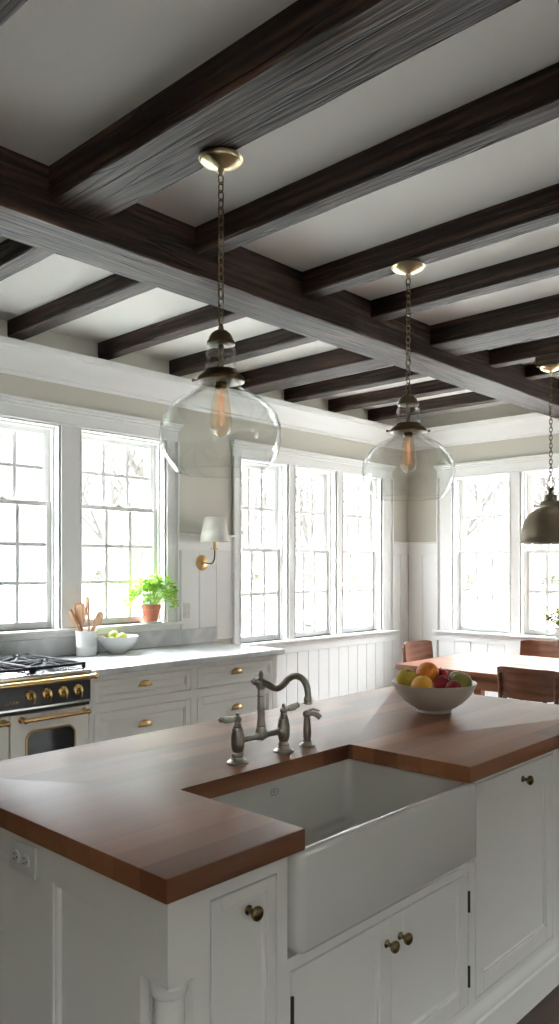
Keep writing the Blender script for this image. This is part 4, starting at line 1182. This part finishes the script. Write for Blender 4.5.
tl = [(3.2, 13.5, 7.5, 'bare tree seen through the left part of the kitchen windows'), (5.9, 12.2, 7, 'bare tree seen through the window behind the herb'),
      (9.4, 13.0, 8, 'bare tree seen through the left tall window'), (17.5, 18.2, 10, 'bare tree seen through the middle tall window'),
      (14.2, 11.8, 7, 'bare tree seen through the right tall window'), (18.8, 11.5, 9, 'bare tree seen through the left part of the dining window by the corner'),
      (30.0, 14.1, 12, 'bare tree seen through the right part of the dining window by the corner'), (23.5, 8.6, 9, 'bare tree seen through the window behind the dome pendant'),
      (17.2, 6.6, 6, 'smaller bare tree seen beside the dome pendant')]
for i, (x, y, h, l) in enumerate(tl): bare_tree(x, y, h, 40+i, l)
def shrub(x, y, r, h, seed, label):
    rnd = random.Random(seed); m = M()
    for i in range(700):
        a = rnd.uniform(0, 2*PI); t = rnd.uniform(0, PI/2); k = rnd.uniform(.75, 1.0)
        c = Vector((x+math.cos(a)*math.cos(t)*r*k, y+math.sin(a)*math.cos(t)*r*k, -.6+math.sin(t)*h*k+.05))
        d = Vector((rnd.gauss(0, 1), rnd.gauss(0, 1), rnd.gauss(.3, .7))).normalized()*rnd.uniform(.10, .22)*r*.6
        s = d.cross(Vector((rnd.random(), rnd.random(), 1))).normalized()*d.length*.4
        m.poly([c, c+d*.5+s, c+d, c+d*.5-s])
    tag(m.build('shrub', HEDGE, smooth=0), label, 'shrub', 'shrubs along the edge of the lawn')
sl = [(21.0, 42.0, 1.1, 1.9, 'leftmost shrub of the far hedgerow, seen through the left kitchen window'),
      (23.0, 39.8, 1.1, 1.6, 'shrub of the far hedgerow at the right side of the left kitchen window'),
      (25.1, 37.5, 1.1, 1.9, 'shrub of the far hedgerow seen beside the utensil crock window'),
      (27.0, 35.6, 1.1, 1.9, 'shrub of the far hedgerow above the potted herb'),
      (31.2, 31.0, 1.1, 1.8, 'shrub of the far hedgerow seen through the left tall window'),
      (33.4, 28.7, 1.1, 1.6, 'shrub of the far hedgerow seen through the middle tall window'),
      (35.2, 26.8, 1.1, 1.8, 'shrub of the far hedgerow seen through the right tall window'),
      (39.4, 22.3, 1.1, 1.6, 'shrub of the far hedgerow seen at the left of the corner dining window'),
      (41.1, 20.5, 1.1, 1.9, 'shrub of the far hedgerow seen at the right of the corner dining window'),
      (42.6, 18.8, 1.1, 1.6, 'shrub of the far hedgerow seen below the dome pendant')]
for i, a in enumerate(sl): shrub(*a[:4], 70+i, a[4])
def stone_wall():
    rnd = random.Random(5); m = M()
    for row in range(2):
        y = 4.0 + row*.25
        while y < 16:
            w = rnd.uniform(.4, .8)
            m.box(18.2+rnd.uniform(-.05, .05), 18.75, y, y+w-.03, -.6+row*.32, -.6+row*.32+.31, bev=.05); y += w
    tag(m.build('stone_wall', STONE, smooth=0), 'low dry stone wall across the lawn beyond the dining windows', 'garden wall')
stone_wall()

# ------------------------------------------------------------------ light
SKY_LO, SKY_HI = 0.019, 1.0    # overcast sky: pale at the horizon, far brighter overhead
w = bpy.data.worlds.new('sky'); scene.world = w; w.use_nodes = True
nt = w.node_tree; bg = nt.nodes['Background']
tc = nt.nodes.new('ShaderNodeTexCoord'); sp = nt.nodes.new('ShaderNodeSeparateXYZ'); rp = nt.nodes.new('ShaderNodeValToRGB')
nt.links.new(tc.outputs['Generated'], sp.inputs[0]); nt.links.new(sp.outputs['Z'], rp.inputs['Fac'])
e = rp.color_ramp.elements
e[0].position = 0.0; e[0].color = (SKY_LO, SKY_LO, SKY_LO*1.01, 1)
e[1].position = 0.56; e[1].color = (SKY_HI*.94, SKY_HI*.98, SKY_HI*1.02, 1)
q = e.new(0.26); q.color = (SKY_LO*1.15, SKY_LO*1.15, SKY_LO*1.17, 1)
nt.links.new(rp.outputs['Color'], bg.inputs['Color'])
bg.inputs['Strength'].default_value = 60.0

def portal(name, c, rot, sx, sz):
    l = bpy.data.lights.new(name, 'AREA'); l.shape = 'RECTANGLE'; l.size = sx; l.size_y = sz; l.cycles.is_portal = True
    o = bpy.data.objects.new(name, l); COL.objects.link(o); o.location = c; o.rotation_euler = rot
    return o
for (a, b), (z0, z1) in [(w_, K_Z) for w_ in KW] + [(w_, T_Z) for w_ in TW]:
    portal('window_daylight', ((a+b)/2, WY+.26, (z0+z1)/2), (R(-90), 0, 0), b-a, z1-z0)
for a, b in BW: portal('window_daylight', (WX+.26, (a+b)/2, (T_Z[0]+T_Z[1])/2), (0, R(90), 0), T_Z[1]-T_Z[0], b-a)
for a, b in FW: portal('window_daylight', ((a+b)/2, Y0-.26, (F_Z[0]+F_Z[1])/2), (R(90), 0, 0), b-a, F_Z[1]-F_Z[0])

for a, b in LW: portal('window_daylight', (X0-.26, (a+b)/2, (F_Z[0]+F_Z[1])/2), (0, R(-90), 0), F_Z[1]-F_Z[0], b-a)

# ------------------------------------------------------------------ camera
cd = bpy.data.cameras.new('camera'); cam = bpy.data.objects.new('camera', cd); COL.objects.link(cam)
cam.location = (0, 0, 1.515); cam.rotation_euler = (R(90), 0, R(43.1-90))
cd.sensor_fit = 'HORIZONTAL'; cd.sensor_width = 36; cd.lens = 780/559*36
cd.shift_y = (568-512)/559; cd.clip_start = .05; cd.clip_end = 300
scene.camera = cam
vs = scene.view_settings
vs.view_transform = 'Standard'; vs.look = 'None'; vs.exposure = 0.28; vs.gamma = 1.0; vs.use_curve_mapping = False
